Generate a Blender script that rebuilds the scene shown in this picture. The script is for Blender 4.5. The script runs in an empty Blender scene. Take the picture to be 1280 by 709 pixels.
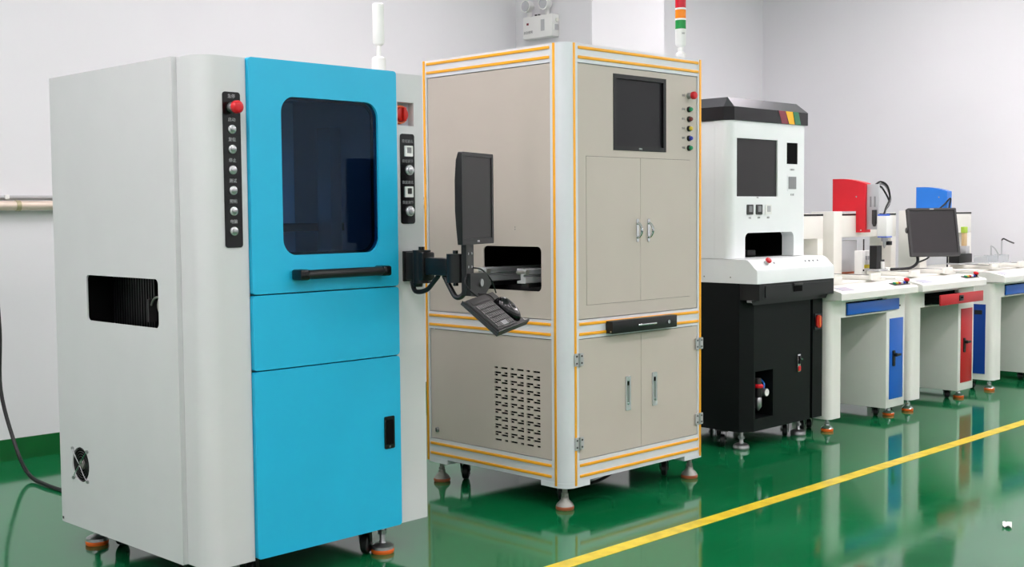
import bpy, bmesh, math, random
from mathutils import Vector, Matrix
from mathutils.geometry import tessellate_polygon
random.seed(7)
PI = math.pi
scene = bpy.context.scene
col = scene.collection

# ------------------------------------------------------------------ camera
FPX, PITCH, YAW, ROLL = 1515.09, 0.0588, 0.7895, -0.0084
fwd = Vector((math.cos(YAW)*math.cos(PITCH), math.sin(YAW)*math.cos(PITCH), -math.sin(PITCH)))
rgt0 = Vector((math.sin(YAW), -math.cos(YAW), 0))
up0 = rgt0.cross(fwd)
rgt = rgt0*math.cos(ROLL) + up0*math.sin(ROLL)
up = -rgt0*math.sin(ROLL) + up0*math.cos(ROLL)
CAM = Vector((0, 0, 1.28))
cd = bpy.data.cameras.new('camera'); cam = bpy.data.objects.new('camera', cd); col.objects.link(cam)
cd.sensor_width = 36.0; cd.lens = FPX*36.0/1280.0; cd.clip_start = 0.05; cd.clip_end = 60
m = Matrix((rgt, up, -fwd)).transposed().to_4x4(); m.translation = CAM
cam.matrix_world = m
scene.camera = cam

# ------------------------------------------------------------------ world, lamps, exposure
w = bpy.data.worlds.new('world'); scene.world = w; w.use_nodes = True
w.node_tree.nodes['Background'].inputs[0].default_value = (0.9, 0.95, 1.0, 1)
w.node_tree.nodes['Background'].inputs[1].default_value = 0.3
LAMP_POWER = 29.5           # emission strength of the ceiling lamp diffusers
LAMPS = [(x, y) for y in (-3.4, -1.2, 0.9) for x in (-2.0, 0.8, 3.4, 6.0, 8.2)] + [
    (-1.7, 2.6), (0.7, 2.6), (-1.7, 3.9), (0.5, 3.8), (2.5, 4.1), (4.4, 4.7), (7.8, 4.4), (7.0, 3.0), (8.3, 2.6)]  # unseen lamps beyond the regular rows, added to brighten walls and side faces
ROOM_Z = 3.6
vs = scene.view_settings
vs.view_transform = 'Standard'; vs.look = 'None'; vs.gamma = 1.0; vs.use_curve_mapping = False
vs.exposure = 0.0
try:
    scene.cycles.use_denoising = True
    scene.cycles.max_bounces = 10
    scene.cycles.diffuse_bounces = 5
    scene.cycles.sample_clamp_indirect = 6.0
except Exception:
    pass

# ------------------------------------------------------------------ materials
def lin(c):
    c = c/255.0
    return c/12.92 if c <= 0.04045 else ((c+0.055)/1.055)**2.4
def rgb(r, g, b): return (lin(r), lin(g), lin(b), 1)
M = {}
def mat(name, c, rough=0.4, metal=0.0, var=0.05, scale=6.0, bump=0.0, bscale=180.0, spec=0.5, coat=0.0, emit=None, trans=0.0, ior=1.45, alpha=1.0):
    mt = bpy.data.materials.new(name); mt.use_nodes = True; nt = mt.node_tree
    b = nt.nodes['Principled BSDF']
    b.inputs['Roughness'].default_value = rough; b.inputs['Metallic'].default_value = metal
    b.inputs['Specular IOR Level'].default_value = spec; b.inputs['IOR'].default_value = ior
    b.inputs['Coat Weight'].default_value = coat; b.inputs['Coat Roughness'].default_value = 0.08
    b.inputs['Transmission Weight'].default_value = trans; b.inputs['Alpha'].default_value = alpha
    col4 = rgb(*c)
    b.inputs['Base Color'].default_value = col4
    tc = nt.nodes.new('ShaderNodeTexCoord')
    if var > 0:
        n = nt.nodes.new('ShaderNodeTexNoise'); n.inputs['Scale'].default_value = scale; n.inputs['Detail'].default_value = 4
        nt.links.new(tc.outputs['Object'], n.inputs['Vector'])
        r = nt.nodes.new('ShaderNodeValToRGB')
        r.color_ramp.elements[0].position = 0.3; r.color_ramp.elements[1].position = 0.7
        r.color_ramp.elements[0].color = tuple(min(1, v*(1-var)) for v in col4[:3])+(1,)
        r.color_ramp.elements[1].color = tuple(min(1, v*(1+var)) for v in col4[:3])+(1,)
        nt.links.new(n.outputs['Fac'], r.inputs['Fac']); nt.links.new(r.outputs['Color'], b.inputs['Base Color'])
    if bump > 0:
        n2 = nt.nodes.new('ShaderNodeTexNoise'); n2.inputs['Scale'].default_value = bscale; n2.inputs['Detail'].default_value = 2
        nt.links.new(tc.outputs['Object'], n2.inputs['Vector'])
        bp = nt.nodes.new('ShaderNodeBump'); bp.inputs['Strength'].default_value = bump; bp.inputs['Distance'].default_value = 0.001
        nt.links.new(n2.outputs['Fac'], bp.inputs['Height']); nt.links.new(bp.outputs['Normal'], b.inputs['Normal'])
    if emit:
        b.inputs['Emission Color'].default_value = rgb(*c); b.inputs['Emission Strength'].default_value = emit
    M[name] = mt
    return mt
mat('wall_paint', (227, 226, 229), 0.75, var=0.015, scale=1.5, bump=0.15, bscale=90)
mat('ceiling_paint', (235, 235, 235), 0.8, var=0.02)
mat('base_green', (8, 92, 40), 0.3, var=0.08)
mat('light_grey', (208, 208, 209), 0.42, var=0.015, bump=0.10, bscale=420)
mat('machine_blue', (32, 179, 221), 0.40, var=0.02, bump=0.12, bscale=420)
mat('alu_frame', (222, 224, 229), 0.36, metal=0.05, var=0.015)
mat('strip_yellow', (252, 176, 40), 0.42, var=0.03)
mat('beige_paint', (196, 186, 176), 0.45, var=0.02, scale=4, bump=0.12, bscale=420)
mat('dark_gap', (7, 7, 8), 0.8, spec=0.1, var=0.05)
mat('black_plastic', (16, 16, 18), 0.42, var=0.06, bump=0.1)
mat('black_gloss', (12, 12, 14), 0.16, var=0.03)
mat('black_paint', (10, 14, 15), 0.5, spec=0.22, var=0.05, bump=0.1, bscale=420)
mat('band_black', (36, 34, 37), 0.2, var=0.04, spec=0.3)
mat('charcoal', (52, 50, 51), 0.5, var=0.05)
mat('key_grey', (88, 86, 86), 0.5, var=0.05)
mat('screen', (50, 47, 49), 0.4, spec=0.25, var=0.02)
mat('screen_dark', (34, 32, 36), 0.3, spec=0.3, var=0.02)
mat('chrome', (215, 215, 218), 0.14, metal=1.0, var=0.02)
mat('steel', (170, 170, 172), 0.3, metal=0.9, var=0.05)
mat('dull_steel', (150, 148, 142), 0.42, metal=0.6, var=0.12, scale=30)
mat('button_silver', (205, 205, 208), 0.25, metal=0.5, var=0.03)
mat('white_plastic', (236, 236, 233), 0.35, var=0.02)
mat('cream_white', (236, 234, 226), 0.4, var=0.02)
mat('machine_white', (240, 242, 243), 0.34, var=0.015, bump=0.05, bscale=420)
mat('desk_white', (234, 233, 227), 0.38, var=0.02, bump=0.06, bscale=420)
mat('grey_plate', (186, 187, 189), 0.42, metal=0.2, var=0.04)
mat('red', (206, 22, 34), 0.32, var=0.04)
mat('cover_red', (218, 26, 42), 0.35, var=0.03)
mat('cover_blue', (38, 120, 214), 0.35, var=0.03)
mat('door_blue', (24, 98, 196), 0.38, var=0.03)
mat('door_red', (190, 26, 34), 0.38, var=0.03)
mat('deep_blue', (6, 62, 150), 0.4, var=0.03)
mat('orange', (232, 104, 30), 0.5, var=0.08, scale=20)
mat('rust_rubber', (158, 84, 52), 0.6, var=0.15, scale=30)
mat('switch_red', (196, 30, 18), 0.35, var=0.03)
mat('switch_orange', (240, 120, 60), 0.5, var=0.03)
mat('lens_red', (205, 12, 40), 0.25, var=0.03)
mat('lens_orange', (255, 140, 10), 0.25, var=0.03)
mat('lens_green', (10, 142, 62), 0.25, var=0.03)
mat('btn_green', (28, 150, 100), 0.3, var=0.03)
mat('btn_brown', (110, 44, 42), 0.3, var=0.03)
mat('btn_yellow', (222, 196, 60), 0.3, var=0.03)
mat('btn_blue', (40, 60, 180), 0.3, var=0.03)
mat('stripe_red', (128, 40, 54), 0.25, var=0.03)
mat('stripe_yellow', (246, 184, 28), 0.25, var=0.03)
mat('stripe_green', (44, 116, 82), 0.25, var=0.03)
mat('pipe_tan', (222, 205, 190), 0.35, metal=0.3, var=0.05)
mat('pipe_band', (176, 164, 130), 0.4, metal=0.4, var=0.1)
mat('conduit', (180, 180, 182), 0.4, var=0.04)
mat('cable_black', (18, 18, 20), 0.45, var=0.05)
mat('text_white', (225, 225, 225), 0.6, var=0.0)
mat('text_dim', (165, 165, 168), 0.6, var=0.0)
mat('text_grey', (138, 138, 140), 0.6, var=0.0)
mat('label_yellow', (244, 222, 40), 0.5, var=0.02)
mat('lime', (170, 200, 70), 0.5, var=0.02)
mat('tan', (205, 175, 130), 0.5, var=0.02)
mat('sensor_blue', (70, 110, 220), 0.4, var=0.02)
mat('lcd_grey', (196, 196, 210), 0.3, var=0.03)
mat('paper', (232, 232, 228), 0.7, var=0.05)
mat('acrylic', (205, 210, 212), 0.2, var=0.02, alpha=0.45)
def make_tint():
    mt = bpy.data.materials.new('tinted_glass'); mt.use_nodes = True; nt = mt.node_tree; N, L = nt.nodes, nt.links
    N.remove(N['Principled BSDF']); out = N['Material Output']
    t = N.new('ShaderNodeBsdfTransparent'); t.inputs[0].default_value = (0.40, 0.55, 0.72, 1)
    g = N.new('ShaderNodeBsdfGlossy'); g.inputs['Roughness'].default_value = 0.03; g.inputs[0].default_value = (0.8, 0.9, 1, 1)
    fr = N.new('ShaderNodeFresnel'); fr.inputs['IOR'].default_value = 1.34
    mx = N.new('ShaderNodeMixShader'); L.new(fr.outputs[0], mx.inputs[0]); L.new(t.outputs[0], mx.inputs[1]); L.new(g.outputs[0], mx.inputs[2])
    L.new(mx.outputs[0], out.inputs['Surface']); M['tinted_glass'] = mt
make_tint()
mat('cap_metal', (96, 96, 100), 0.30, metal=0.9, var=0.03)
mat('lamp_housing', (235, 235, 235), 0.5)
mat('inner_grey', (186, 194, 204), 0.6, var=0.05)
ml = mat('lamp_diffuser', (255, 245, 250), 0.5, var=0.0, emit=LAMP_POWER)

def make_floor_mat():
    mt = bpy.data.materials.new('floor_epoxy'); mt.use_nodes = True; nt = mt.node_tree
    N, L = nt.nodes, nt.links
    b = N['Principled BSDF']; tc = N.new('ShaderNodeTexCoord')
    n = N.new('ShaderNodeTexNoise'); n.inputs['Scale'].default_value = 1.1; n.inputs['Detail'].default_value = 6; n.inputs['Roughness'].default_value = 0.6
    L.new(tc.outputs['Object'], n.inputs['Vector'])
    r = N.new('ShaderNodeValToRGB'); e = r.color_ramp.elements
    e[0].position = 0.32; e[0].color = rgb(5, 96, 52); e[1].position = 0.72; e[1].color = rgb(14, 116, 68)
    L.new(n.outputs['Fac'], r.inputs['Fac'])
    # pale scuffs
    mp = N.new('ShaderNodeMapping'); mp.inputs['Rotation'].default_value = (0, 0, 0.5); mp.inputs['Scale'].default_value = (3.0, 22.0, 1)
    L.new(tc.outputs['Object'], mp.inputs['Vector'])
    n2 = N.new('ShaderNodeTexNoise'); n2.inputs['Scale'].default_value = 1.6; n2.inputs['Detail'].default_value = 8; n2.inputs['Roughness'].default_value = 0.7
    L.new(mp.outputs['Vector'], n2.inputs['Vector'])
    r2 = N.new('ShaderNodeValToRGB'); r2.color_ramp.elements[0].position = 0.54; r2.color_ramp.elements[0].color = (0, 0, 0, 1)
    r2.color_ramp.elements[1].position = 0.80; r2.color_ramp.elements[1].color = (0.5, 0.5, 0.5, 1)
    L.new(n2.outputs['Fac'], r2.inputs['Fac'])
    mx = N.new('ShaderNodeMix'); mx.data_type = 'RGBA'; mx.inputs[7].default_value = rgb(92, 140, 110)
    L.new(r2.outputs['Color'], mx.inputs[0]); L.new(r.outputs['Color'], mx.inputs[6]); L.new(mx.outputs[2], b.inputs['Base Color'])
    # small specks
    v = N.new('ShaderNodeTexVoronoi'); v.inputs['Scale'].default_value = 9.0; L.new(tc.outputs['Object'], v.inputs['Vector'])
    b.inputs['Roughness'].default_value = 0.06
    b.inputs['IOR'].default_value = 1.5; b.inputs['Specular IOR Level'].default_value = 0.62
    n3 = N.new('ShaderNodeTexNoise'); n3.inputs['Scale'].default_value = 5.0; n3.inputs['Detail'].default_value = 3
    L.new(tc.outputs['Object'], n3.inputs['Vector'])
    bp = N.new('ShaderNodeBump'); bp.inputs['Strength'].default_value = 0.10; bp.inputs['Distance'].default_value = 0.004
    L.new(n3.outputs['Fac'], bp.inputs['Height']); L.new(bp.outputs['Normal'], b.inputs['Normal'])
    mr = N.new('ShaderNodeMapRange'); mr.inputs['To Min'].default_value = 0.04; mr.inputs['To Max'].default_value = 0.13
    L.new(n.outputs['Fac'], mr.inputs['Value']); L.new(mr.outputs['Result'], b.inputs['Roughness'])
    M['floor'] = mt
make_floor_mat()
def make_line_mat():
    mt = bpy.data.materials.new('floor_line_yellow'); mt.use_nodes = True; nt = mt.node_tree; N, L = nt.nodes, nt.links
    b = N['Principled BSDF']; tc = N.new('ShaderNodeTexCoord'); n = N.new('ShaderNodeTexNoise'); n.inputs['Scale'].default_value = 14; n.inputs['Detail'].default_value = 6
    L.new(tc.outputs['Object'], n.inputs['Vector']); r = N.new('ShaderNodeValToRGB')
    r.color_ramp.elements[0].position = 0.3; r.color_ramp.elements[0].color = rgb(206, 178, 40)
    r.color_ramp.elements[1].position = 0.6; r.color_ramp.elements[1].color = rgb(236, 208, 52)
    L.new(n.outputs['Fac'], r.inputs['Fac']); L.new(r.outputs['Color'], b.inputs['Base Color']); b.inputs['Roughness'].default_value = 0.3
    M['floor_line'] = mt
make_line_mat()

# ------------------------------------------------------------------ mesh building
def rrect(a0, b0, a1, b1, r=0.0, n=5):
    if r <= 0: return [(a0, b0), (a1, b0), (a1, b1), (a0, b1)]
    out = []
    for cx, cy, s in ((a1-r, b0+r, -PI/2), (a1-r, b1-r, 0), (a0+r, b1-r, PI/2), (a0+r, b0+r, PI)):
        for i in range(n+1):
            t = s + PI/2*i/n; out.append((cx+r*math.cos(t), cy+r*math.sin(t)))
    return out
def circ(cx, cy, r, n=20): return [(cx+r*math.cos(2*PI*i/n), cy+r*math.sin(2*PI*i/n)) for i in range(n)]
AX = {'x': lambda a, b, t: (t, a, b), 'y': lambda a, b, t: (a, t, b), 'z': lambda a, b, t: (a, b, t)}
class MB:
    def __init__(s): s.v = []; s.f = []
    def add(s, vs, fs):
        o = len(s.v); s.v += [tuple(v) for v in vs]; s.f += [tuple(i+o for i in f) for f in fs]; return s
    def box(s, x0, y0, z0, x1, y1, z1, r=0.0, seg=2):
        if r <= 0:
            return s.add([(x0,y0,z0),(x1,y0,z0),(x1,y1,z0),(x0,y1,z0),(x0,y0,z1),(x1,y0,z1),(x1,y1,z1),(x0,y1,z1)],
                         [(0,3,2,1),(4,5,6,7),(0,1,5,4),(1,2,6,5),(2,3,7,6),(3,0,4,7)])
        bm = bmesh.new(); bmesh.ops.create_cube(bm, size=1)
        for v in bm.verts: v.co = ((x0+x1)/2+v.co.x*(x1-x0), (y0+y1)/2+v.co.y*(y1-y0), (z0+z1)/2+v.co.z*(z1-z0))
        r = min(r, 0.49*min(x1-x0, y1-y0, z1-z0))
        bmesh.ops.bevel(bm, geom=bm.edges[:], offset=r, segments=seg, affect='EDGES', profile=0.5)
        bm.verts.index_update(); s.add([v.co[:] for v in bm.verts], [[v.index for v in f.verts] for f in bm.faces]); bm.free(); return s
    def plate(s, ax, outer, t0, t1, holes=()):
        loops = [list(outer)] + [list(h) for h in holes]
        flat = [p for l in loops for p in l]
        tri = tessellate_polygon([[Vector((a, b, 0)) for a, b in l] for l in loops]) if (holes or len(outer) > 4) else None
        n = len(flat); F = AX[ax]
        vs = [F(a, b, t0) for a, b in flat] + [F(a, b, t1) for a, b in flat]
        fs = []
        if tri is None or (not holes and convex(outer)):
            fs += [tuple(range(n)), tuple(range(2*n-1, n-1, -1))]
        else:
            for t in tri: fs += [tuple(t), tuple(n+i for i in reversed(t))]
        o = 0
        for l in loops:
            k = len(l)
            for i in range(k):
                a, b = o+i, o+(i+1) % k; fs.append((a, b, n+b, n+a))
            o += k
        return s.add(vs, fs)
    def cyl(s, p0, p1, r0, r1=None, n=16):
        r1 = r0 if r1 is None else r1
        return s.lathe(p0, p1, [(0, r0), (1, r1)], n)
    def lathe(s, p0, p1, prof, n=16):
        p0, p1 = Vector(p0), Vector(p1); d = p1-p0; z = d.normalized()
        x = z.orthogonal().normalized(); y = z.cross(x); vs = []; fs = []
        for t, r in prof:
            c = p0+d*t
            for i in range(n):
                a = 2*PI*i/n; vs.append(c+x*(r*math.cos(a))+y*(r*math.sin(a)))
        for k in range(len(prof)-1):
            for i in range(n):
                j = (i+1) % n; fs.append((k*n+i, k*n+j, (k+1)*n+j, (k+1)*n+i))
        fs.append(tuple(range(n-1, -1, -1))); fs.append(tuple((len(prof)-1)*n+i for i in range(n)))
        return s.add(vs, fs)
    def tube(s, pts, r, n=8, sub=6):
        P = [Vector(p) for p in pts]; Q = []
        if sub > 1 and len(P) > 2:
            for i in range(len(P)-1):
                a = P[max(i-1, 0)]; b = P[i]; c = P[i+1]; d = P[min(i+2, len(P)-1)]
                for k in range(sub):
                    t = k/sub
                    Q.append(0.5*((2*b)+(-a+c)*t+(2*a-5*b+4*c-d)*t*t+(-a+3*b-3*c+d)*t**3))
            Q.append(P[-1])
        else: Q = P
        vs = []; fs = []; x = None
        for i, c in enumerate(Q):
            z = (Q[min(i+1, len(Q)-1)]-Q[max(i-1, 0)]).normalized()
            x = z.orthogonal().normalized() if x is None else (x-z*x.dot(z)).normalized()
            y = z.cross(x)
            for k in range(n):
                a = 2*PI*k/n; vs.append(c+x*(r*math.cos(a))+y*(r*math.sin(a)))
        for i in range(len(Q)-1):
            for k in range(n):
                j = (k+1) % n; fs.append((i*n+k, i*n+j, (i+1)*n+j, (i+1)*n+k))
        fs.append(tuple(range(n-1, -1, -1))); fs.append(tuple((len(Q)-1)*n+i for i in range(n)))
        return s.add(vs, fs)
    def build(s, name, mt, parent=None, smooth=True, ang=0.7, loc=None, rot=None):
        bm = bmesh.new(); bv = [bm.verts.new(v) for v in s.v]
        for f in s.f:
            try: bm.faces.new([bv[i] for i in f])
            except ValueError: pass
        bmesh.ops.recalc_face_normals(bm, faces=bm.faces[:])
        me = bpy.data.meshes.new(name); bm.to_mesh(me); bm.free()
        me.materials.append(M[mt])
        if smooth:
            me.shade_smooth(); me.set_sharp_from_angle(angle=ang)
        o = bpy.data.objects.new(name, me); col.objects.link(o)
        if parent: o.parent = parent
        if loc: o.location = loc
        if rot: o.rotation_euler = rot
        return o
def convex(p):
    sgn = 0; n = len(p)
    for i in range(n):
        a, b, c = p[i], p[(i+1) % n], p[(i+2) % n]
        k = (b[0]-a[0])*(c[1]-b[1])-(b[1]-a[1])*(c[0]-b[0])
        if abs(k) > 1e-12:
            if sgn and (k > 0) != (sgn > 0): return False
            sgn = 1 if k > 0 else -1
    return True
def tag(o, label=None, cat=None, group=None, kind=None):
    for k, v in (('label', label), ('category', cat), ('group', group), ('kind', kind)):
        if v: o[k] = v
    return o
def empty(name, loc, rz=0, rot=None):
    o = bpy.data.objects.new(name, None); col.objects.link(o); o.location = loc
    o.rotation_euler = rot if rot else (0, 0, rz); o.empty_display_size = 0.1
    return o
def copy_tree(o, parent=None):
    c = o.copy(); col.objects.link(c); c.parent = parent
    for ch in list(o.children): copy_tree(ch, c)
    return c
def text(body, size, loc, rot, parent, mt='text_white', name='lettering', align='CENTER', ex=0.0004):
    cu = bpy.data.curves.new(name, 'FONT'); cu.body = body; cu.size = size; cu.align_x = align; cu.align_y = 'CENTER'; cu.extrude = ex
    cu.materials.append(M[mt]); o = bpy.data.objects.new(name, cu); col.objects.link(o)
    o.location = loc; o.rotation_euler = rot; o.parent = parent
    return o
FRONT = (PI/2, 0, 0)          # text facing -Y
SIDE = (PI/2, 0, -PI/2)       # text facing -X

# ------------------------------------------------------------------ the room
XB, YB, XR = -4.0, 6.33, 9.54
YF = -5.0
def struct(o): return tag(o, kind='structure')
struct(MB().box(XB, YF, -0.1, XR, YB, 0).build('floor', 'floor', smooth=False))
struct(MB().box(XB, YB, 0, XR, YB+0.15, ROOM_Z).build('wall_back', 'wall_paint', smooth=False))
struct(MB().box(XR, YF, 0, XR+0.15, YB+0.15, ROOM_Z).build('wall_right', 'wall_paint', smooth=False))
struct(MB().box(XB-0.15, YF, 0, XB, YB+0.15, ROOM_Z).build('wall_left', 'wall_paint', smooth=False))
struct(MB().box(XB-0.15, YF-0.15, 0, XR+0.15, YF, ROOM_Z).build('wall_front', 'wall_paint', smooth=False))
struct(MB().box(XB-0.15, YF-0.15, ROOM_Z, XR+0.15, YB+0.15, ROOM_Z+0.12).build('ceiling', 'ceiling_paint', smooth=False))
struct(MB().box(6.34, 5.59, 0, 7.14, YB, ROOM_Z).build('wall_column', 'wall_paint', smooth=False))
struct(MB().box(XB, YB-0.012, 0, 6.34, YB, 0.115).box(7.14, YB-0.012, 0, XR, YB, 0.115).build('baseboard_back', 'base_green', smooth=False))
struct(MB().box(XR-0.012, YF, 0, XR, YB, 0.115).build('baseboard_right', 'base_green', smooth=False))
struct(MB().box(6.328, 5.578, 0, 6.34, YB, 0.115).box(6.328, 5.578, 0, 7.152, 5.59, 0.115).box(7.14, 5.578, 0, 7.152, YB, 0.115).build('baseboard_column', 'base_green', smooth=False))

lamp0 = None
for i, (x, y) in enumerate(LAMPS):
    if lamp0 is None:
        lamp0 = empty('ceiling_lamp', (x, y, ROOM_Z))
        tag(lamp0, 'long white ceiling lamp with glowing diffuser', 'ceiling lamp', 'ceiling lamps above the hall')
        MB().box(-0.64, -0.17, -0.06, 0.64, 0.17, -0.001, 0.008).build('housing', 'lamp_housing', lamp0)
        MB().box(-0.61, -0.14, -0.068, 0.61, 0.14, -0.0605).build('diffuser', 'lamp_diffuser', lamp0, smooth=False)
    else:
        copy_tree(lamp0).location = (x, y, ROOM_Z)

tag(MB().box(0.2, 2.912, 0.0, 9.5, 2.982, 0.0015).build('floor_marking', 'floor_line', smooth=False), 'yellow painted line running across the glossy green floor', 'floor line')

# ------------------------------------------------------------------ shared fittings
def levelling_foot(parent, x, y, ztop, r=0.04, base='rust_rubber', metal='dull_steel', puck=False):
    prof = [(0, r*0.98), (0.10, r*0.95), (0.17, r*0.7), (0.20, r*0.34), (0.3, r*0.24), (1, r*0.24)] if puck else [(0, r*0.98), (0.12, r*0.85), (0.30, r*0.45), (0.42, r*0.42), (0.45, r*0.42), (0.46, r*0.28), (1, r*0.28)]
    f = MB().lathe((x, y, 0.016), (x, y, ztop), prof, 18).build('levelling_foot', metal, parent)
    MB().lathe((x, y, 0), (x, y, 0.0165), [(0, r*0.94), (0.3, r), (0.85, r), (1, r*0.96)], 18).build('foot_pad', base, f)
    MB().lathe((x, y, ztop*0.58), (x, y, ztop*0.70), [(0, r*0.42), (1, r*0.42)], 6).build('lock_nut', metal, f, smooth=False)
    return f
def caster(parent, x, y, ztop, r=0.032, rz=0.6):
    c, s = math.cos(rz), math.sin(rz)
    def T(a, b, z): return (x+a*c-b*s, y+a*s+b*c, z)
    k = MB().box(-0.03, -0.03, ztop-0.008, 0.03, 0.03, ztop)
    k.v = [T(a, b, z) for a, b, z in k.v]
    for sd in (-1, 1):
        b = MB().plate('y', [(-0.022, ztop-0.006), (0.022, ztop-0.006), (0.03, r), (0.016, r-0.012), (0.004, r)], sd*0.02-0.0015, sd*0.02+0.0015)
        b.v = [T(*v) for v in b.v]; k.add(b.v, b.f)
    o = k.build('caster', 'black_plastic', parent)
    MB().lathe(T(0.016, -0.014, r), T(0.016, 0.014, r), [(0, r*0.85), (0.15, r), (0.85, r), (1, r*0.85)], 18).build('wheel', 'black_plastic', o)
    MB().cyl(T(0.016, -0.023, r), T(0.016, 0.023, r), 0.006, n=8).build('axle', 'steel', o)
    return o
def tower_light(parent, x, y, z, segs, r=0.025, neck=0.085, h0=0.08, bracket=False):
    prof = [(0, r*1.1), (0.05, r*1.2), (0.58, r*1.2), (0.64, r*0.9), (0.66, r*0.42), (0.96, r*0.42), (1, r*0.8)] if bracket else [(0, r*0.55), (0.1, r*0.55), (0.14, r*0.9), (0.5, r*0.95), (0.62, r*0.5), (0.9, r*0.5), (1, r*0.8)]
    t = MB().lathe((x, y, z), (x, y, z+neck), prof, 18).build('tower_light', 'white_plastic', parent)
    zz = z+neck+0.0005
    MB().lathe((x, y, zz), (x, y, zz+h0), [(0, r*0.85), (0.1, r), (1, r)], 20).build('lamp_base', 'white_plastic', t); zz += h0
    for mt, h in segs:
        MB().lathe((x, y, zz), (x, y, zz+h-0.008), [(0, r*0.99), (1, r*0.99)], 20).build('lens', mt, t)
        MB().lathe((x, y, zz+h-0.008), (x, y, zz+h), [(0, r*1.03), (1, r*1.03)], 20).build('lens_ring', 'white_plastic', t); zz += h
    MB().lathe((x, y, zz), (x, y, zz+0.012), [(0, r), (0.6, r), (1, r*0.7)], 20).build('cap', 'white_plastic', t)
    return t
def estop(parent, x, y, z, r=0.02, out=0.035, n=(0, -1, 0), collar='steel', name='emergency_stop'):
    p = Vector((x, y, z)); n = Vector(n)
    e = MB().lathe(p, p+n*out*0.45, [(0, r*0.85), (0.7, r*0.75), (1, r*0.6)], 18).build(name, collar, parent)
    MB().lathe(p+n*out*0.45, p+n*out, [(0, r*0.7), (0.2, r), (0.75, r), (0.95, r*0.8), (1, r*0.5)], 20).build('mushroom_cap', 'red', e)
    return e
def push_button(parent, x, y, z, r, mt, out=0.012, n=(0, -1, 0), ring='button_silver', name='push_button'):
    p = Vector((x, y, z)); n = Vector(n)
    e = MB().lathe(p, p+n*out*0.5, [(0, r), (0.7, r), (1, r*0.85)], 18).build(name, ring, parent)
    MB().lathe(p+n*out*0.5, p+n*out, [(0, r*0.72), (0.7, r*0.7), (1, r*0.5)], 16).build('button_cap', mt, e)
    return e

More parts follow.
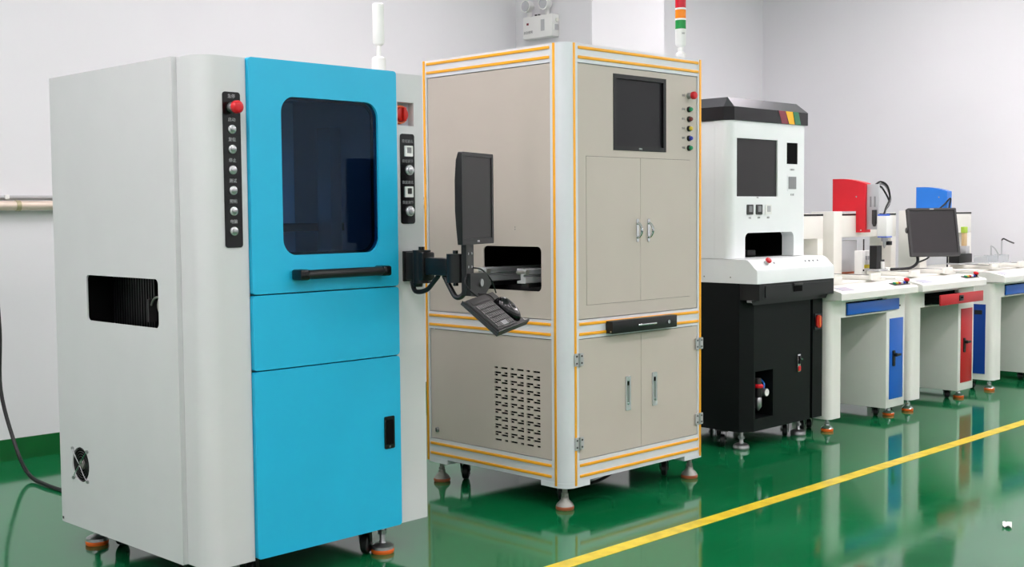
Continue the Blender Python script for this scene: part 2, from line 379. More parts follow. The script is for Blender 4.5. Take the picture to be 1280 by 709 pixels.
# ------------------------------------------------------------------ blue and grey machine
def blue_machine():
    R = empty('automation_machine', (2.0303, 3.4687, 0), 0.0197)
    tag(R, 'tall light grey machine with bright blue doors and a dark tinted window', 'machine')
    W, D, ZB, ZT = 0.98, 1.05, 0.113, 1.798
    MB().box(0.04, 0.06, ZB+0.01, W-0.02, D-0.02, ZB+0.05).build('floor_pan', 'black_plastic', R, smooth=False)
    MB().box(0.022, 0.1485, ZT-0.03, W-0.002, D-0.005, ZT-0.002).box(0.197, 0.03, ZT-0.03, W-0.15, 0.1484, ZT-0.002).build('top_panel', 'light_grey', R)
    MB().box(W-0.02, 0.05, ZB, W, D-0.005, ZT-0.031).build('side_panel_far', 'light_grey', R).name = 'side_panel'
    MB().box(0.01, D-0.025, ZB, W-0.021, D-0.001, ZT-0.031, 0.003).build('rear_panel', 'light_grey', R)
    # near side panel with the window cut out
    win = rrect(0.268, 0.897, 0.777, 1.064, 0.018)
    sp = MB().plate('x', rrect(0.148, ZB-0.005, 1.028, ZT, 0.004, 2), 0.0, 0.006, [win, circ(0.863, 0.349, 0.066, 28)]).box(0.0062, 0.1482, ZB-0.004, 0.022, 0.162, ZT-0.0005).box(0.0062, 0.163, ZT-0.02, 0.022, 1.027, ZT-0.0005).box(0.0062, 0.163, ZB-0.004, 0.022, 1.027, ZB+0.012).build('side_panel', 'light_grey', R)
    MB().box(0.012, 1.0285, ZB+0.02, 0.04, 1.05, ZT-0.003).build('rear_post', 'light_grey', R, smooth=False)
    # interior seen through the side window
    ih = MB()
    ih.plate('x', rrect(0.24, 0.86, 0.81, 1.10), 0.30, 0.31)
    ih.box(0.0065, 0.24, 0.86, 0.30, 0.255, 1.10).box(0.0065, 0.795, 0.86, 0.30, 0.81, 1.10).box(0.0065, 0.255, 0.86, 0.30, 0.795, 0.868).box(0.0065, 0.255, 1.092, 0.30, 0.795, 1.10)
    io = ih.build('transport_bay', 'dark_gap', R, smooth=False)
    for k in range(17):
        MB().box(0.10, 0.47+0.018*k, 0.87, 0.30, 0.478+0.018*k, 1.09).build('bellows_fold', 'black_plastic', io, smooth=False)
    MB().box(0.06, 0.44, 0.905, 0.09, 0.45, 0.985).build('bracket', 'charcoal', io)
    MB().box(0.06, 0.29, 0.90, 0.09, 0.305, 0.985).build('bracket', 'charcoal', io)
    MB().lathe((0.07, 0.37, 0.965), (0.16, 0.37, 0.965), [(0, 0.032), (0.2, 0.034), (1, 0.034)], 18).build('motor', 'dull_steel', io)
    MB().tube([(0.065, 0.43, 0.965), (0.06, 0.40, 0.99), (0.06, 0.36, 0.995), (0.065, 0.32, 0.98)], 0.004).build('hose', 'dull_steel', io)
    MB().cyl((0.05, 0.34, 0.94), (0.06, 0.34, 0.94), 0.006).build('bolt', 'chrome', io)
    MB().box(0.05, 0.30, 0.91, 0.07, 0.33, 0.925).build('connector', 'deep_blue', io)
    MB().tube([(0.05, 0.315, 0.91), (0.05, 0.32, 0.90), (0.055, 0.31, 0.88)], 0.004).build('hose', 'white_plastic', io)
    # fan
    fz, fy = 0.349, 0.863
    fan = MB().lathe((0.0085, fy, fz), (0.05, fy, fz), [(0, 0.075), (1, 0.075)], 28).build('cooling_fan', 'dark_gap', R)
    for k in range(5):
        r = 0.060-0.0098*k
        MB().tube([(0.003, fy+r*math.cos(t), fz+r*math.sin(t)) for t in [2*PI*i/24 for i in range(25)]], 0.0014, 5, 1).build('guard_ring', 'charcoal', fan)
    MB().lathe((0.001, fy, fz), (0.0084, fy, fz), [(0, 0.016), (1, 0.020)], 16).build('fan_hub', 'dull_steel', fan)
    for a in (PI/4, 3*PI/4):
        for sg in (-1, 1):
            c, s = math.cos(a)*sg, math.sin(a)*sg
            MB().tube([(-0.004, fy+0.006*c, fz+0.006*s), (-0.006, fy+0.045*c, fz+0.045*s), (-0.004, fy+0.078*c, fz+0.078*s)], 0.0028, 6, 3).build('guard_arm', 'chrome', fan)
            MB().cyl((-0.007, fy+0.080*c, fz+0.080*s), (0.0, fy+0.080*c, fz+0.080*s), 0.006, n=10).build('guard_screw', 'steel', fan)
    MB().box(-0.001, 1.012, ZB+0.005, 0.01, 1.024, ZB+0.015).build('panel_clip', 'black_plastic', R)
    # left front column, rounded outer corner
    r = 0.07; x0, y0 = 0.018, 0.014
    pts = [(x0, 0.147), (x0, y0+r)] + [(x0+r-r*math.cos(t), y0+r-r*math.sin(t)) for t in [PI/2*i/10 for i in range(1, 10)]] + [(x0+r, y0), (0.1935, y0), (0.1935, 0.147)]
    lc = MB().plate('z', pts, ZB-0.004, ZT-0.001).build('corner_column', 'light_grey', R, ang=0.35)
    st = MB().plate('y', rrect(0.103, 1.171, 0.170, 1.681, 0.010), y0-0.003, y0-0.0002).build('button_strip', 'black_gloss', R)
    estop(R, 0.137, y0-0.003, 1.630, 0.021, 0.045)
    zs = [1.559, 1.494, 1.426, 1.359, 1.291, 1.225]
    for z in zs: push_button(R, 0.136, y0-0.003, z, 0.0145, 'steel', 0.012)
    for z, s in zip([1.630]+zs, ('急停', '启动', '复位', '停止', '测试', '照明', '电脑')):
        text(s, 0.0145, (0.136, y0-0.0034, z+(0.031 if z < 1.6 else 0.036)), FRONT, st, 'text_dim')
    # right front column
    x1, x2 = 0.8375, W
    sw = rrect(0.857, 1.605, 0.937, 1.692)
    rc = MB().plate('y', rrect(x1, ZB-0.002, x2, ZT-0.001, 0.003, 2), 0.020, 0.10, [sw]).build('front_column', 'light_grey', R)
    MB().plate('y', sw, 0.052, 0.0995).build('switch_recess', 'inner_grey', R)
    ms = MB().lathe((0.89, 0.052, 1.648), (0.89, 0.040, 1.648), [(0, 0.036), (1, 0.034)], 24).build('main_switch', 'switch_orange', R)
    MB().lathe((0.89, 0.040, 1.648), (0.89, 0.026, 1.648), [(0, 0.029), (0.8, 0.027), (1, 0.022)], 24).build('rotary_knob', 'switch_red', ms)
    MB().box(0.884, 0.012, 1.622, 0.896, 0.027, 1.674, 0.003).build('knob_grip', 'switch_red', ms)
    s2 = MB().plate('y', rrect(0.866, 1.240, 0.935, 1.575, 0.010), 0.017, 0.0198).build('socket_strip', 'black_gloss', R)
    for z, inner in ((1.511, 'text_grey'), (1.359, 'charcoal')):
        so = MB().plate('y', rrect(0.884, z-0.020, 0.922, z+0.020, 0.002, 2), 0.010, 0.0168, [rrect(0.893, z-0.008, 0.917, z+0.014)]).build('socket', 'white_plastic', R)
        MB().plate('y', rrect(0.8935, z-0.0075, 0.9165, z+0.0135), 0.013, 0.0165).build('socket_insert', inner, so)
    for z in (1.440, 1.287): push_button(R, 0.908, 0.017, z, 0.019, 'button_silver', 0.016)
    for z, s in ((1.547, '模组通讯'), (1.473, '模组调节'), (1.394, '数据通讯'), (1.319, '数据调节')):
        text(s, 0.0135, (0.900, 0.0164, z), FRONT, s2, 'text_grey')
    # blue doors
    a0, a1 = 0.1965, 0.835
    def door(name, z0, z1, holes=()):
        o = rrect(a0, z0, a1, z1, 0.012, 3)
        d = MB().plate('y', o, 0.0, 0.028, holes)
        return d.build(name, 'machine_blue', R, ang=0.5)
    gl = rrect(0.323, 1.139, 0.746, 1.679, 0.055, 8)
    up_ = door('upper_door', 1.0115, ZT+0.002, [gl])
    gp = MB().plate('y', rrect(0.3235, 1.1395, 0.7455, 1.6785, 0.055, 8), 0.010, 0.014).build('window_pane', 'tinted_glass', up_)
    MB().plate('y', rrect(0.315, 1.131, 0.754, 1.687, 0.06, 8), 0.0285, 0.034, [rrect(0.332, 1.148, 0.737, 1.67, 0.05, 8)]).build('window_seal', 'black_plastic', up_)
    h = MB().cyl((0.362, -0.042, 1.072), (0.745, -0.042, 1.072), 0.0165, n=20).build('handle', 'black_plastic', up_)
    for x in (0.372, 0.735):
        MB().box(x-0.02, -0.0585, 1.053, x+0.02, -0.0005, 1.091, 0.008).build('handle_bracket', 'black_gloss', up_)
    door('middle_panel', 0.7545, 1.0070)
    ld = door('lower_door', ZB, 0.7500)
    pl = MB().plate('y', rrect(0.754, 0.409, 0.803, 0.530, 0.006), -0.003, -0.0003, [rrect(0.761, 0.425, 0.796, 0.516, 0.004)]).build('recessed_pull', 'black_gloss', ld)
    MB().box(0.7615, -0.0022, 0.4255, 0.7955, -0.0004, 0.5155).build('pull_pocket', 'dark_gap', pl)
    MB().box(0.775, -0.003, 0.413, 0.783, -0.0031+0.001, 0.420).build('pull_lock', 'steel', pl)
    # inner cavity behind the glass
    cv = MB().box(0.26, 0.62, 1.02, 0.82, 0.63, 1.74).box(0.25, 0.04, 1.02, 0.26, 0.62, 1.74).box(0.82, 0.11, 1.02, 0.83, 0.62, 1.74).box(0.25, 0.04, 1.01, 0.83, 0.62, 1.02).box(0.25, 0.04, 1.74, 0.83, 0.62, 1.75).build('inner_cabin', 'inner_grey', R, smooth=False)
    MB().box(0.2605, 0.30, 1.215, 0.8195, 0.36, 1.245).build('guide_rail', 'black_plastic', cv, smooth=False)
    MB().box(0.68, 0.20, 1.05, 0.73, 0.28, 1.60).build('spindle_column', 'steel', cv, smooth=False)
    MB().box(0.46, 0.40, 1.021, 0.66, 0.50, 1.70).build('z_column', 'white_plastic', cv, smooth=False)
    MB().box(0.30, 0.18, 1.021, 0.42, 0.40, 1.20).build('stage', 'charcoal', cv, smooth=False)
    # feet
    for x, y in ((0.80, 0.075), (0.12, 0.99), (0.16, 0.09), (0.88, 0.95)):
        levelling_foot(R, x, y, ZB+0.0095, 0.044, 'orange', 'steel', True)
    for x, y in ((0.735, 0.10), (0.17, 0.90), (0.25, 0.13)):
        caster(R, x, y, ZB+0.0095, 0.038)
    tower_light(R, 0.925, 0.205, ZT-0.0015, [('white_plastic', 0.085)], 0.0225, 0.13, 0.06, True)
    return R
blue_machine()

# ------------------------------------------------------------------ beige machine in an aluminium frame
def beige_machine():
    R = empty('framed_machine', (3.7372, 3.4498, 0))
    tag(R, 'tall beige panelled machine in a silver frame with yellow strips', 'machine')
    W, D, ZB, ZT = 0.972, 0.908, 0.104, 1.988
    pw = 0.082; r = 0.055
    def corner(cx, cy, sx, sy, pwx, pwy):
        # L-section post with a rounded outer corner, sx / sy point outward
        a = []
        for i in range(9):
            t = PI/2*i/8; a.append((cx-sx*r+sx*r*math.cos(t), cy-sy*r+sy*r*math.sin(t)))
        rr = min(r, pwx*0.9, pwy*0.9); a = [(cx-sx*rr+sx*rr*math.cos(PI/2*i/8), cy-sy*rr+sy*rr*math.sin(PI/2*i/8)) for i in range(9)]
        pts = [(cx, cy-sy*pwy)] + a + [(cx-sx*pwx, cy), (cx-sx*pwx, cy-sy*pwy)]
        return MB().plate('z', pts, ZB+0.0185, ZT).build('corner_post', 'alu_frame', R, ang=0.35)
    s = 0.0065
    for cx, cy, sx, sy in ((0, 0, -1, -1), (W, 0, 1, -1), (0, D, -1, 1), (W, D, 1, 1)):
        p = corner(cx, cy, sx, sy, 0.05 if (cx and not cy) else pw, 0.034 if (cy and not cx) else pw)
        ix = (0.0604 if cx == 0 and cy == 0 else 0.03 if cy == 0 else 0.06)
        iy = (0.0604 if cx == 0 and cy == 0 else 0.016 if cx == 0 else 0.06)
        xx = cx-sx*ix; yy = cy-sy*iy
        if cy == 0 or True:
            MB().box(xx-s, cy-0.002 if sy < 0 else cy-0.001, ZB+0.004, xx+s, cy+0.001 if sy < 0 else cy+0.002, ZT-0.001, 0.0008).build('yellow_strip', 'strip_yellow', p)
        MB().box(cx-0.002 if sx < 0 else cx-0.001, yy-s, ZB+0.004, cx+0.001 if sx < 0 else cx+0.002, yy+s, ZT-0.001, 0.0008).build('yellow_strip', 'strip_yellow', p)
    # horizontal rails
    bands = [(1.908, ZT-0.0005, (1.9706, 1.930)), (0.737, 0.818, (0.800, 0.757)), (0.122, 0.214, (0.192, 0.1453))]
    for z0, z1, ss in bands:
        f = MB().box(pw, 0.001, z0, W-0.05, 0.03, z1).build('cross_rail', 'alu_frame', R, smooth=False)
        g = MB().box(0.001, pw, z0, 0.03, D-0.03, z1).build('cross_rail', 'alu_frame', R, smooth=False)
        MB().box(pw, D-0.03, z0, W-0.05, D-0.001, z1).build('cross_rail', 'alu_frame', R, smooth=False)
        MB().box(W-0.03, pw, z0, W-0.001, D-0.03, z1).build('cross_rail', 'alu_frame', R, smooth=False)
        for z in ss:
            MB().box(pw+0.003, -0.0035, z-s, W-0.044, 0.0015, z+s, 0.0025).build('yellow_strip', 'strip_yellow', f)
            MB().box(-0.0035, pw+0.003, z-s, 0.0015, D-0.034, z+s, 0.0025).build('yellow_strip', 'strip_yellow', g)
    # dark inner liner behind the gaps, leaving the transport bay open on the near side
    ln = MB().box(0.030, 0.032, 0.15, W-0.03, D-0.04, 0.90).box(0.030, 0.032, 1.15, W-0.03, D-0.04, 1.95).box(0.45, 0.032, 0.90, W-0.03, D-0.04, 1.15)
    ln.box(0.030, 0.032, 0.90, 0.45, 0.06, 1.15).box(0.030, 0.60, 0.90, 0.45, D-0.04, 1.15)
    ln.build('inner_liner', 'dark_gap', R, smooth=False)
    MB().box(0.03, 0.03, ZT-0.04, W-0.03, D-0.03, ZT-0.004).build('top_cover', 'alu_frame', R, smooth=False)
    # side (facing the blue machine): upper panel with window, lower panel with slots
    win = rrect(0.143, 0.938, 0.503, 1.131, 0.022)
    MB().plate('x', rrect(0.0845, 0.821, 0.870, 1.905), 0.004, 0.010, [win]).build('side_panel', 'beige_paint', R, smooth=False)
    slots = []
    ycols = ((0.438, 0.355), (0.337, 0.255), (0.238, 0.155))   # (high y, low y): left to right in view
    per = 0.0336; ztop = 0.5615; h = 0.0085
    for c0, c1 in ycols:
        wdt = c0-c1; L_ = wdt*0.5; S_ = wdt*0.26
        for k in range(10):
            z = ztop-per*k
            slots.append((c0-L_, z, c0, z+h)); slots.append((c1, z, c1+S_, z+h))
            z2 = ztop+0.0225-per*k
            slots.append((c0-S_, z2, c0, z2+h)); slots.append((c1, z2, c1+L_, z2+h))
    lp = MB().plate('x', rrect(0.0845, 0.217, 0.870, 0.734), 0.004, 0.010, [rrect(*q) for q in slots]).build('lower_side_panel', 'beige_paint', R, smooth=False)
    MB().plate('x', rrect(0.13, 0.245, 0.46, 0.60), 0.0125, 0.016).build('vent_backing', 'dark_gap', lp, smooth=False)
    MB().lathe((0.004, 0.828, 0.259), (-0.006, 0.828, 0.259), [(0, 0.012), (0.7, 0.012), (1, 0.008)], 14).build('panel_lock', 'steel', lp)
    MB().box(-0.008, 0.826, 0.250, -0.0061, 0.830, 0.268).build('lock_slot', 'dark_gap', lp)
    for y, z in ((0.30, 1.215), (0.30, 1.205)):
        MB().cyl((0.0038, y, z), (0.0025, y, z), 0.003, n=8).build('rivet', 'dull_steel', R)
    # other two sides
    MB().plate('y', rrect(pw+0.003, 0.821, W-pw-0.003, 1.905), D-0.010, D-0.004).build('rear_panel', 'beige_paint', R, smooth=False)
    MB().plate('y', rrect(pw+0.003, 0.217, W-pw-0.003, 0.734), D-0.010, D-0.004).build('rear_panel', 'beige_paint', R, smooth=False)
    MB().plate('x', rrect(pw+0.003, 0.821, D-pw-0.003, 1.905), W-0.010, W-0.004).build('side_panel', 'beige_paint', R, smooth=False)
    MB().plate('x', rrect(pw+0.003, 0.217, D-pw-0.003, 0.734), W-0.010, W-0.004).build('side_panel', 'beige_paint', R, smooth=False)
    # transport rails
    for y in (0.463, 0.222):
        prof = [(y-0.012, 0.972), (y+0.034, 0.972), (y+0.034, 0.983), (y+0.012, 0.986), (y+0.012, 1.018), (y+0.034, 1.022), (y+0.034, 1.036), (y-0.012, 1.036), (y-0.018, 1.03), (y-0.018, 1.012), (y-0.004, 1.008), (y-0.004, 1.0), (y-0.018, 0.996), (y-0.018, 0.975)]
        t = MB().plate('x', prof, -0.035 if y > 0.4 else -0.03, 0.449).build('transport_rail', 'button_silver', R, smooth=False)
        MB().box(-0.015, y-0.02, 0.955, 0.44, y+0.02, 0.9715).build('rail_support', 'black_plastic', t, smooth=False)
        MB().cyl((-0.02, y-0.020, 1.02), (-0.02, y+0.036, 1.02), 0.012, n=14).build('belt_roller', 'dull_steel', t)
    MB().box(0.10, 0.062, 0.93, 0.43, 0.58, 0.953).build('bay_floor', 'black_plastic', R, smooth=False)
    # front upper panel with monitor opening and door opening
    mon = rrect(0.317, 1.547, 0.686, 1.879)
    dop = rrect(0.137, 0.878, 0.867, 1.517)
    fp = MB().plate('y', rrect(0.0845, 0.821, 0.9185, 1.905), 0.004, 0.010, [mon, dop]).build('front_panel', 'beige_paint', R, smooth=False)
    md = MB().plate('y', rrect(0.3175, 1.5475, 0.6855, 1.8785), 0.001, 0.0235, [rrect(0.337, 1.566, 0.666, 1.860)]).build('built_in_monitor', 'black_plastic', R, smooth=False)
    MB().plate('y', rrect(0.3372, 1.5662, 0.6658, 1.8598), 0.012, 0.022).build('screen', 'screen_dark', md, smooth=False)
    text('DELL', 0.011, (0.502, 0.0008, 1.5565), FRONT, md, 'text_white')
    for x0, x1, hx in ((0.1385, 0.5005, 0.478), (0.5025, 0.8655, 0.557)):
        d = MB().plate('y', rrect(x0, 0.8795, x1, 1.5155), 0.003, 0.012).build('upper_door', 'beige_paint', R, smooth=False)
        hp = MB().plate('y', rrect(hx-0.008, 1.142, hx+0.008, 1.246, 0.007), -0.001, 0.0028).build('pull_plate', 'chrome', d)
        MB().tube([(hx, -0.001, 1.163), (hx, -0.011, 1.166), (hx, -0.022, 1.182), (hx, -0.025, 1.195), (hx, -0.022, 1.208), (hx, -0.011, 1.223), (hx, -0.001, 1.226)], 0.0055, 8, 4).build('pull_handle', 'chrome', d)
    # buttons
    estop(R, 0.858, 0.004, 1.814, 0.018, 0.042)
    for z, mt in ((1.751, 'btn_green'), (1.706, 'btn_brown'), (1.662, 'btn_yellow'), (1.617, 'btn_blue'), (1.572, 'btn_green')):
        push_button(R, 0.857, 0.004, z, 0.0135, mt, 0.022, ring='black_plastic')
    for z, s_ in ((1.814, '急停'), (1.751, '启动'), (1.706, '停止'), (1.662, '复位'), (1.617, '照明'), (1.572, '电源')):
        text(s_, 0.012, (0.818, 0.0036, z), FRONT, fp, 'text_grey')
    # keyboard drawer
    k = MB().box(0.257, -0.04, 0.748, 0.712, 0.0005, 0.803, 0.002).build('keyboard_drawer', 'black_plastic', R)
    MB().box(0.425, -0.049, 0.771, 0.555, -0.0405, 0.780, 0.003).build('drawer_handle', 'chrome', k)
    MB().cyl((0.645, -0.047, 0.776), (0.645, -0.0402, 0.776), 0.009).build('drawer_lock', 'chrome', k)
    MB().cyl((0.2555, -0.03, 0.757), (0.2569, -0.03, 0.757), 0.004, n=8).build('drawer_screw', 'steel', k)
    # lower doors
    for x0, x1, px, hx in ((0.0845, 0.5005, 0.408, 0.0775), (0.5025, 0.9185, 0.596, 0.930)):
        d = MB().plate('y', rrect(x0, 0.217, x1, 0.734), 0.002, 0.012).build('lower_door', 'beige_paint', R, smooth=False)
        b = MB().plate('y', rrect(px-0.017, 0.392, px+0.017, 0.546, 0.005), -0.003, 0.0018, [rrect(px-0.010, 0.412, px+0.008, 0.526, 0.003)]).build('recessed_pull', 'button_silver', d)
        MB().box(px-0.0082, -0.0012, 0.4118, px+0.0082, 0.0015, 0.5262).build('pull_blade', 'steel', d)
        MB().box(px-0.006, -0.0022, 0.505, px+0.006, -0.0013, 0.524).build('pull_slot', 'dark_gap', d)
        MB().cyl((px, -0.0025, 0.423), (px, -0.0012, 0.423), 0.006, n=12).build('pull_button', 'chrome', d)
        for hz in (0.650, 0.289):
            g = MB()
            for sg in (-1, 1):
                g.plate('y', rrect(hx-0.027 if sg < 0 else hx+0.003, hz-0.027, hx-0.003 if sg < 0 else hx+0.027, hz+0.027, 0.003, 2), -0.007, -0.0022)
            hg = g.build('hinge', 'grey_plate', R)
            MB().cyl((hx, -0.007, hz-0.027), (hx, -0.007, hz+0.027), 0.0055, n=10).build('hinge_pin', 'steel', hg)
            for ddx in (-0.016, 0.016):
                for ddz in (-0.015, 0.015):
                    MB().cyl((hx+ddx, -0.0085, hz+ddz), (hx+ddx, -0.0068, hz+ddz), 0.0045, n=8).build('hinge_screw', 'charcoal', hg)
    # bottom corner brackets, feet, casters
    for cx, cy in ((0, 0), (1, 0), (0, 1), (1, 1)):
        ox, oy, qx, qy = cx*W, cy*D, (1 if cx == 0 else -1), (1 if cy == 0 else -1)
        rr = 0.055 if not (cx or cy) else 0.03
        pts = [(ox, oy+qy*0.15)] + [(ox+qx*rr-qx*rr*math.cos(PI/2*i/8), oy+qy*rr-qy*rr*math.sin(PI/2*i/8)) for i in range(9)] + [(ox+qx*0.15, oy), (ox+qx*0.15, oy+qy*0.15)]
        MB().plate('z', pts, ZB-0.004, ZB+0.018).build('foot_plate', 'alu_frame', R, ang=0.35)
    MB().box(0.04, 0.04, 0.1225, W-0.04, D-0.04, 0.14).build('underframe', 'dark_gap', R, smooth=False)
    for x, y in ((0.052, 0.058), (0.918, 0.045), (0.056, 0.86), (0.91, 0.86)):
        levelling_foot(R, x, y, ZB-0.0045, 0.040)
    for x, y in ((0.15, 0.80), (0.855, 0.15), (0.15, 0.17), (0.85, 0.80)):
        caster(R, x, y, 0.122, 0.037)
    MB().tube([(0.30, 0.30, 0.105), (0.32, 0.26, 0.05), (0.40, 0.22, 0.03), (0.52, 0.20, 0.06), (0.56, 0.22, 0.105)], 0.008).build('drain_hose', 'cable_black', R)
    t = tower_light(R, 0.899, 0.082, ZT-0.0045, [('lens_green', 0.049), ('lens_orange', 0.049), ('lens_red', 0.049)], 0.0255, 0.072, 0.078)
    text('LED', 0.0095, (0.899-0.40*0.0262, 0.082-0.916*0.0262, 2.112), (PI/2, 0, -0.41), t, 'dark_gap')
    return R
beige_machine()

# ------------------------------------------------------------------ white and black kiosk-like machine
def kiosk():
    R = empty('inspection_machine', (5.345, 3.643, 0))
    tag(R, 'white machine head with black striped cap on a black lower cabinet', 'machine')
    W, D = 0.765, 0.80
    # lower cabinet
    body = [(0, 0.043), (0.072, 0.0), (0.63, 0.0), (0.63, 0.03), (0.655, 0.03), (0.655, 0), (W-0.008, 0), (W-0.008, D), (0, D)]
    cab = MB().plate('z', body, 0.42, 0.892).plate('z', body, 0.10, 0.165)
    # front with regulator niche
    b2 = [(0, 0.043), (0.072, 0.0), (0.086, 0), (0.086, 0.22), (0.255, 0.22), (0.255, 0), (0.63, 0.0), (0.63, 0.03), (0.655, 0.03), (0.655, 0), (W-0.008, 0), (W-0.008, D), (0, D)]
    cab.plate('z', b2, 0.165, 0.42)
    C_ = cab.build('lower_cabinet', 'black_paint', R, smooth=False)
    rg = MB().lathe((0.165, 0.034, 0.20), (0.165, 0.034, 0.275), [(0, 0.006), (0.15, 0.012), (0.3, 0.02), (0.9, 0.02), (1, 0.014)], 16).build('air_regulator', 'steel', R)
    MB().lathe((0.165, 0.034, 0.275), (0.165, 0.034, 0.325), [(0, 0.022), (1, 0.022)], 16).build('regulator_body', 'black_plastic', rg)
    MB().lathe((0.165, 0.034, 0.325), (0.165, 0.034, 0.345), [(0, 0.027), (0.5, 0.029), (1, 0.02)], 16).build('adjust_ring', 'red', rg)
    MB().lathe((0.165, 0.034, 0.345), (0.165, 0.034, 0.375), [(0, 0.018), (1, 0.016)], 16).build('adjust_knob', 'charcoal', rg)
    MB().lathe((0.212, 0.032, 0.295), (0.212, 0.010, 0.295), [(0, 0.022), (0.8, 0.023), (1, 0.021)], 20).build('gauge', 'steel', rg)
    MB().lathe((0.212, 0.0099, 0.295), (0.212, 0.0085, 0.295), [(0, 0.019), (1, 0.019)], 20).build('gauge_face', 'white_plastic', rg)
    MB().tube([(0.218, 0.034, 0.315), (0.228, 0.04, 0.34), (0.24, 0.07, 0.36)], 0.005).build('air_hose', 'cover_blue', rg)
    lk = MB().box(0.497, -0.005, 0.380, 0.523, -0.0003, 0.478, 0.003).build('swing_handle', 'chrome', R)
    MB().box(0.500, -0.016, 0.425, 0.512, -0.0052, 0.470, 0.002).build('handle_lever', 'black_gloss', lk)
    MB().box(0.500, -0.010, 0.385, 0.520, -0.0052, 0.412, 0.002).build('handle_base', 'red', lk)
    MB().cyl((0.53, -0.012, 0.45), (0.53, -0.0003, 0.45), 0.006, n=10).build('lock_barrel', 'chrome', lk)
    s = MB().plate('y', rrect(0.668, 0.603, 0.744, 0.693, 0.003, 2), -0.006, -0.0003).build('main_switch', 'black_gloss', R)
    MB().plate('y', rrect(0.680, 0.612, 0.730, 0.684, 0.022, 6), -0.014, -0.0063).build('rotary_knob', 'switch_red', s)
    MB().box(0.699, -0.020, 0.617, 0.711, -0.0143, 0.679, 0.002).build('knob_grip', 'switch_orange', s)
    # keyboard drawer under the deck
    dr = MB().plate('z', [(0.0, 0.02), (0.03, -0.062), (0.06, -0.066), (W, -0.066), (W, 0.0), (0.0, 0.04)], 0.806, 0.892).build('keyboard_drawer', 'black_plastic', R, smooth=False)
    MB().plate('y', [(0.10, 0.0), (0.735, 0.0), (0.735, -0.0), ] if False else rrect(0.075, 0.818, 0.735, 0.880, 0.01), -0.071, -0.0663).build('drawer_front', 'black_plastic', dr)
    g = MB().box(0.339, -0.078, 0.870, 0.428, -0.0712, 0.884, 0.003).build('drawer_grip', 'charcoal', dr)
    MB().box(0.341, -0.0735, 0.838, 0.426, -0.0712, 0.8695).build('grip_pocket', 'dark_gap', dr)
    MB().plate('y', [(0.02, 0.78), (W-0.02, 0.78), (W-0.0, 0.8055), (0.0, 0.8055)], -0.03, 0.0).build('drawer_tray', 'black_plastic', dr, smooth=False)
    MB().box(0.0, -0.03, 0.795, 0.03, -0.005, 0.8058).build('slide_bracket', 'steel', dr)
    # white deck with sloped control panel
    prof = [(-0.068, 0.8935), (D, 0.8935), (D, 1.0195), (0.012, 1.0195), (-0.004, 1.0175), (-0.022, 1.006), (-0.052, 0.975), (-0.064, 0.966), (-0.068, 0.955)]
    dk = MB().plate('x', prof, 0, W).build('control_deck', 'machine_white', R, ang=0.4)
    estop(R, 0.135, -0.032, 0.998, 0.017, 0.032, (0, -0.7, 0.714), 'grey_plate')
    for x in (0.21, 0.52, 0.56, 0.60, 0.645):
        push_button(R, x, -0.032, 0.9965, 0.006, 'grey_plate', 0.006, (0, -0.7, 0.714), 'steel', 'indicator')
    for y in (0.10, 0.27):
        MB().cyl((-0.001, y, 0.925), (0.0, y, 0.925), 0.004, n=8).build('deck_screw', 'dull_steel', R)
    # head
    hy = 0.107; z0, z1 = 1.0215, 1.757
    op = [(0.145, z0), (0.145, 1.125)] + [(0.177-0.032*math.cos(t), 1.125+0.032*math.sin(t)) for t in [PI/2*i/5 for i in range(1, 6)]] + [(0.591+0.032*math.sin(t), 1.125+0.032*math.cos(t)) for t in [PI/2*i/5 for i in range(0, 6)]] + [(0.623, z0)]
    rr = 0.05
    out = [(0, z0)] + op + [(W, z0), (W, z1), (0, z1)]
    # front skin, rounded vertical corners, as a profile swept in height, with a separate front plate for the opening
    hd = MB()
    lft = [(0.0, 0.203), (0.0, hy+rr)] + [(rr-rr*math.cos(t), hy+rr-rr*math.sin(t)) for t in [PI/2*i/8 for i in range(1, 8)]] + [(rr, hy), (rr, 0.203)]
    hd.plate('z', lft, z0, z1)
    rgt_ = [(W, 0.203), (W, hy+rr)] + [(W-rr+rr*math.cos(t), hy+rr-rr*math.sin(t)) for t in [PI/2*i/8 for i in range(1, 8)]] + [(W-rr, hy), (W-rr, 0.203)]
    hd.plate('z', rgt_, z0, z1)
    front = [(rr, z0)] + op + [(W-rr, z0), (W-rr, z1), (rr, z1)]
    scr = rrect(0.066, 1.354, 0.457, 1.665, 0.004, 2); slot = rrect(0.549, 1.537, 0.661, 1.656)
    hd.plate('y', front, hy, hy+0.076, [scr, slot])
    hf = hd.build('head_shell', 'machine_white', R, ang=0.35)
    MB().box(0.003, 0.206, 1.17, W-0.003, D, z1-0.0005).box(0.003, 0.206, z0, 0.10, D, 1.17).box(0.66, 0.206, z0, W-0.003, D, 1.17).box(0.10, 0.184, 1.17, 0.70, 0.2055, z1-0.001).build('head_housing', 'machine_white', R, smooth=False)
    MB().box(0.101, 0.52, z0, 0.659, 0.53, 1.169).box(0.101, 0.19, z0, 0.105, 0.52, 1.169).box(0.655, 0.19, z0, 0.659, 0.52, 1.169).box(0.105, 0.19, 1.160, 0.655, 0.52, 1.169).box(0.105, 0.19, z0, 0.655, 0.52, z0+0.002).build('test_bay', 'dark_gap', R, smooth=False)
    MB().box(0.38, 0.25, z0+0.0022, 0.46, 0.30, 1.055, 0.004).build('bay_fixture', 'charcoal', R)
    sc = MB().plate('y', rrect(0.0663, 1.3543, 0.4567, 1.6647), hy+0.008, hy+0.05).build('screen', 'screen', R, smooth=False)
    text('DELL', 0.010, (0.262, hy-0.0008, 1.348), FRONT, sc, 'text_grey')
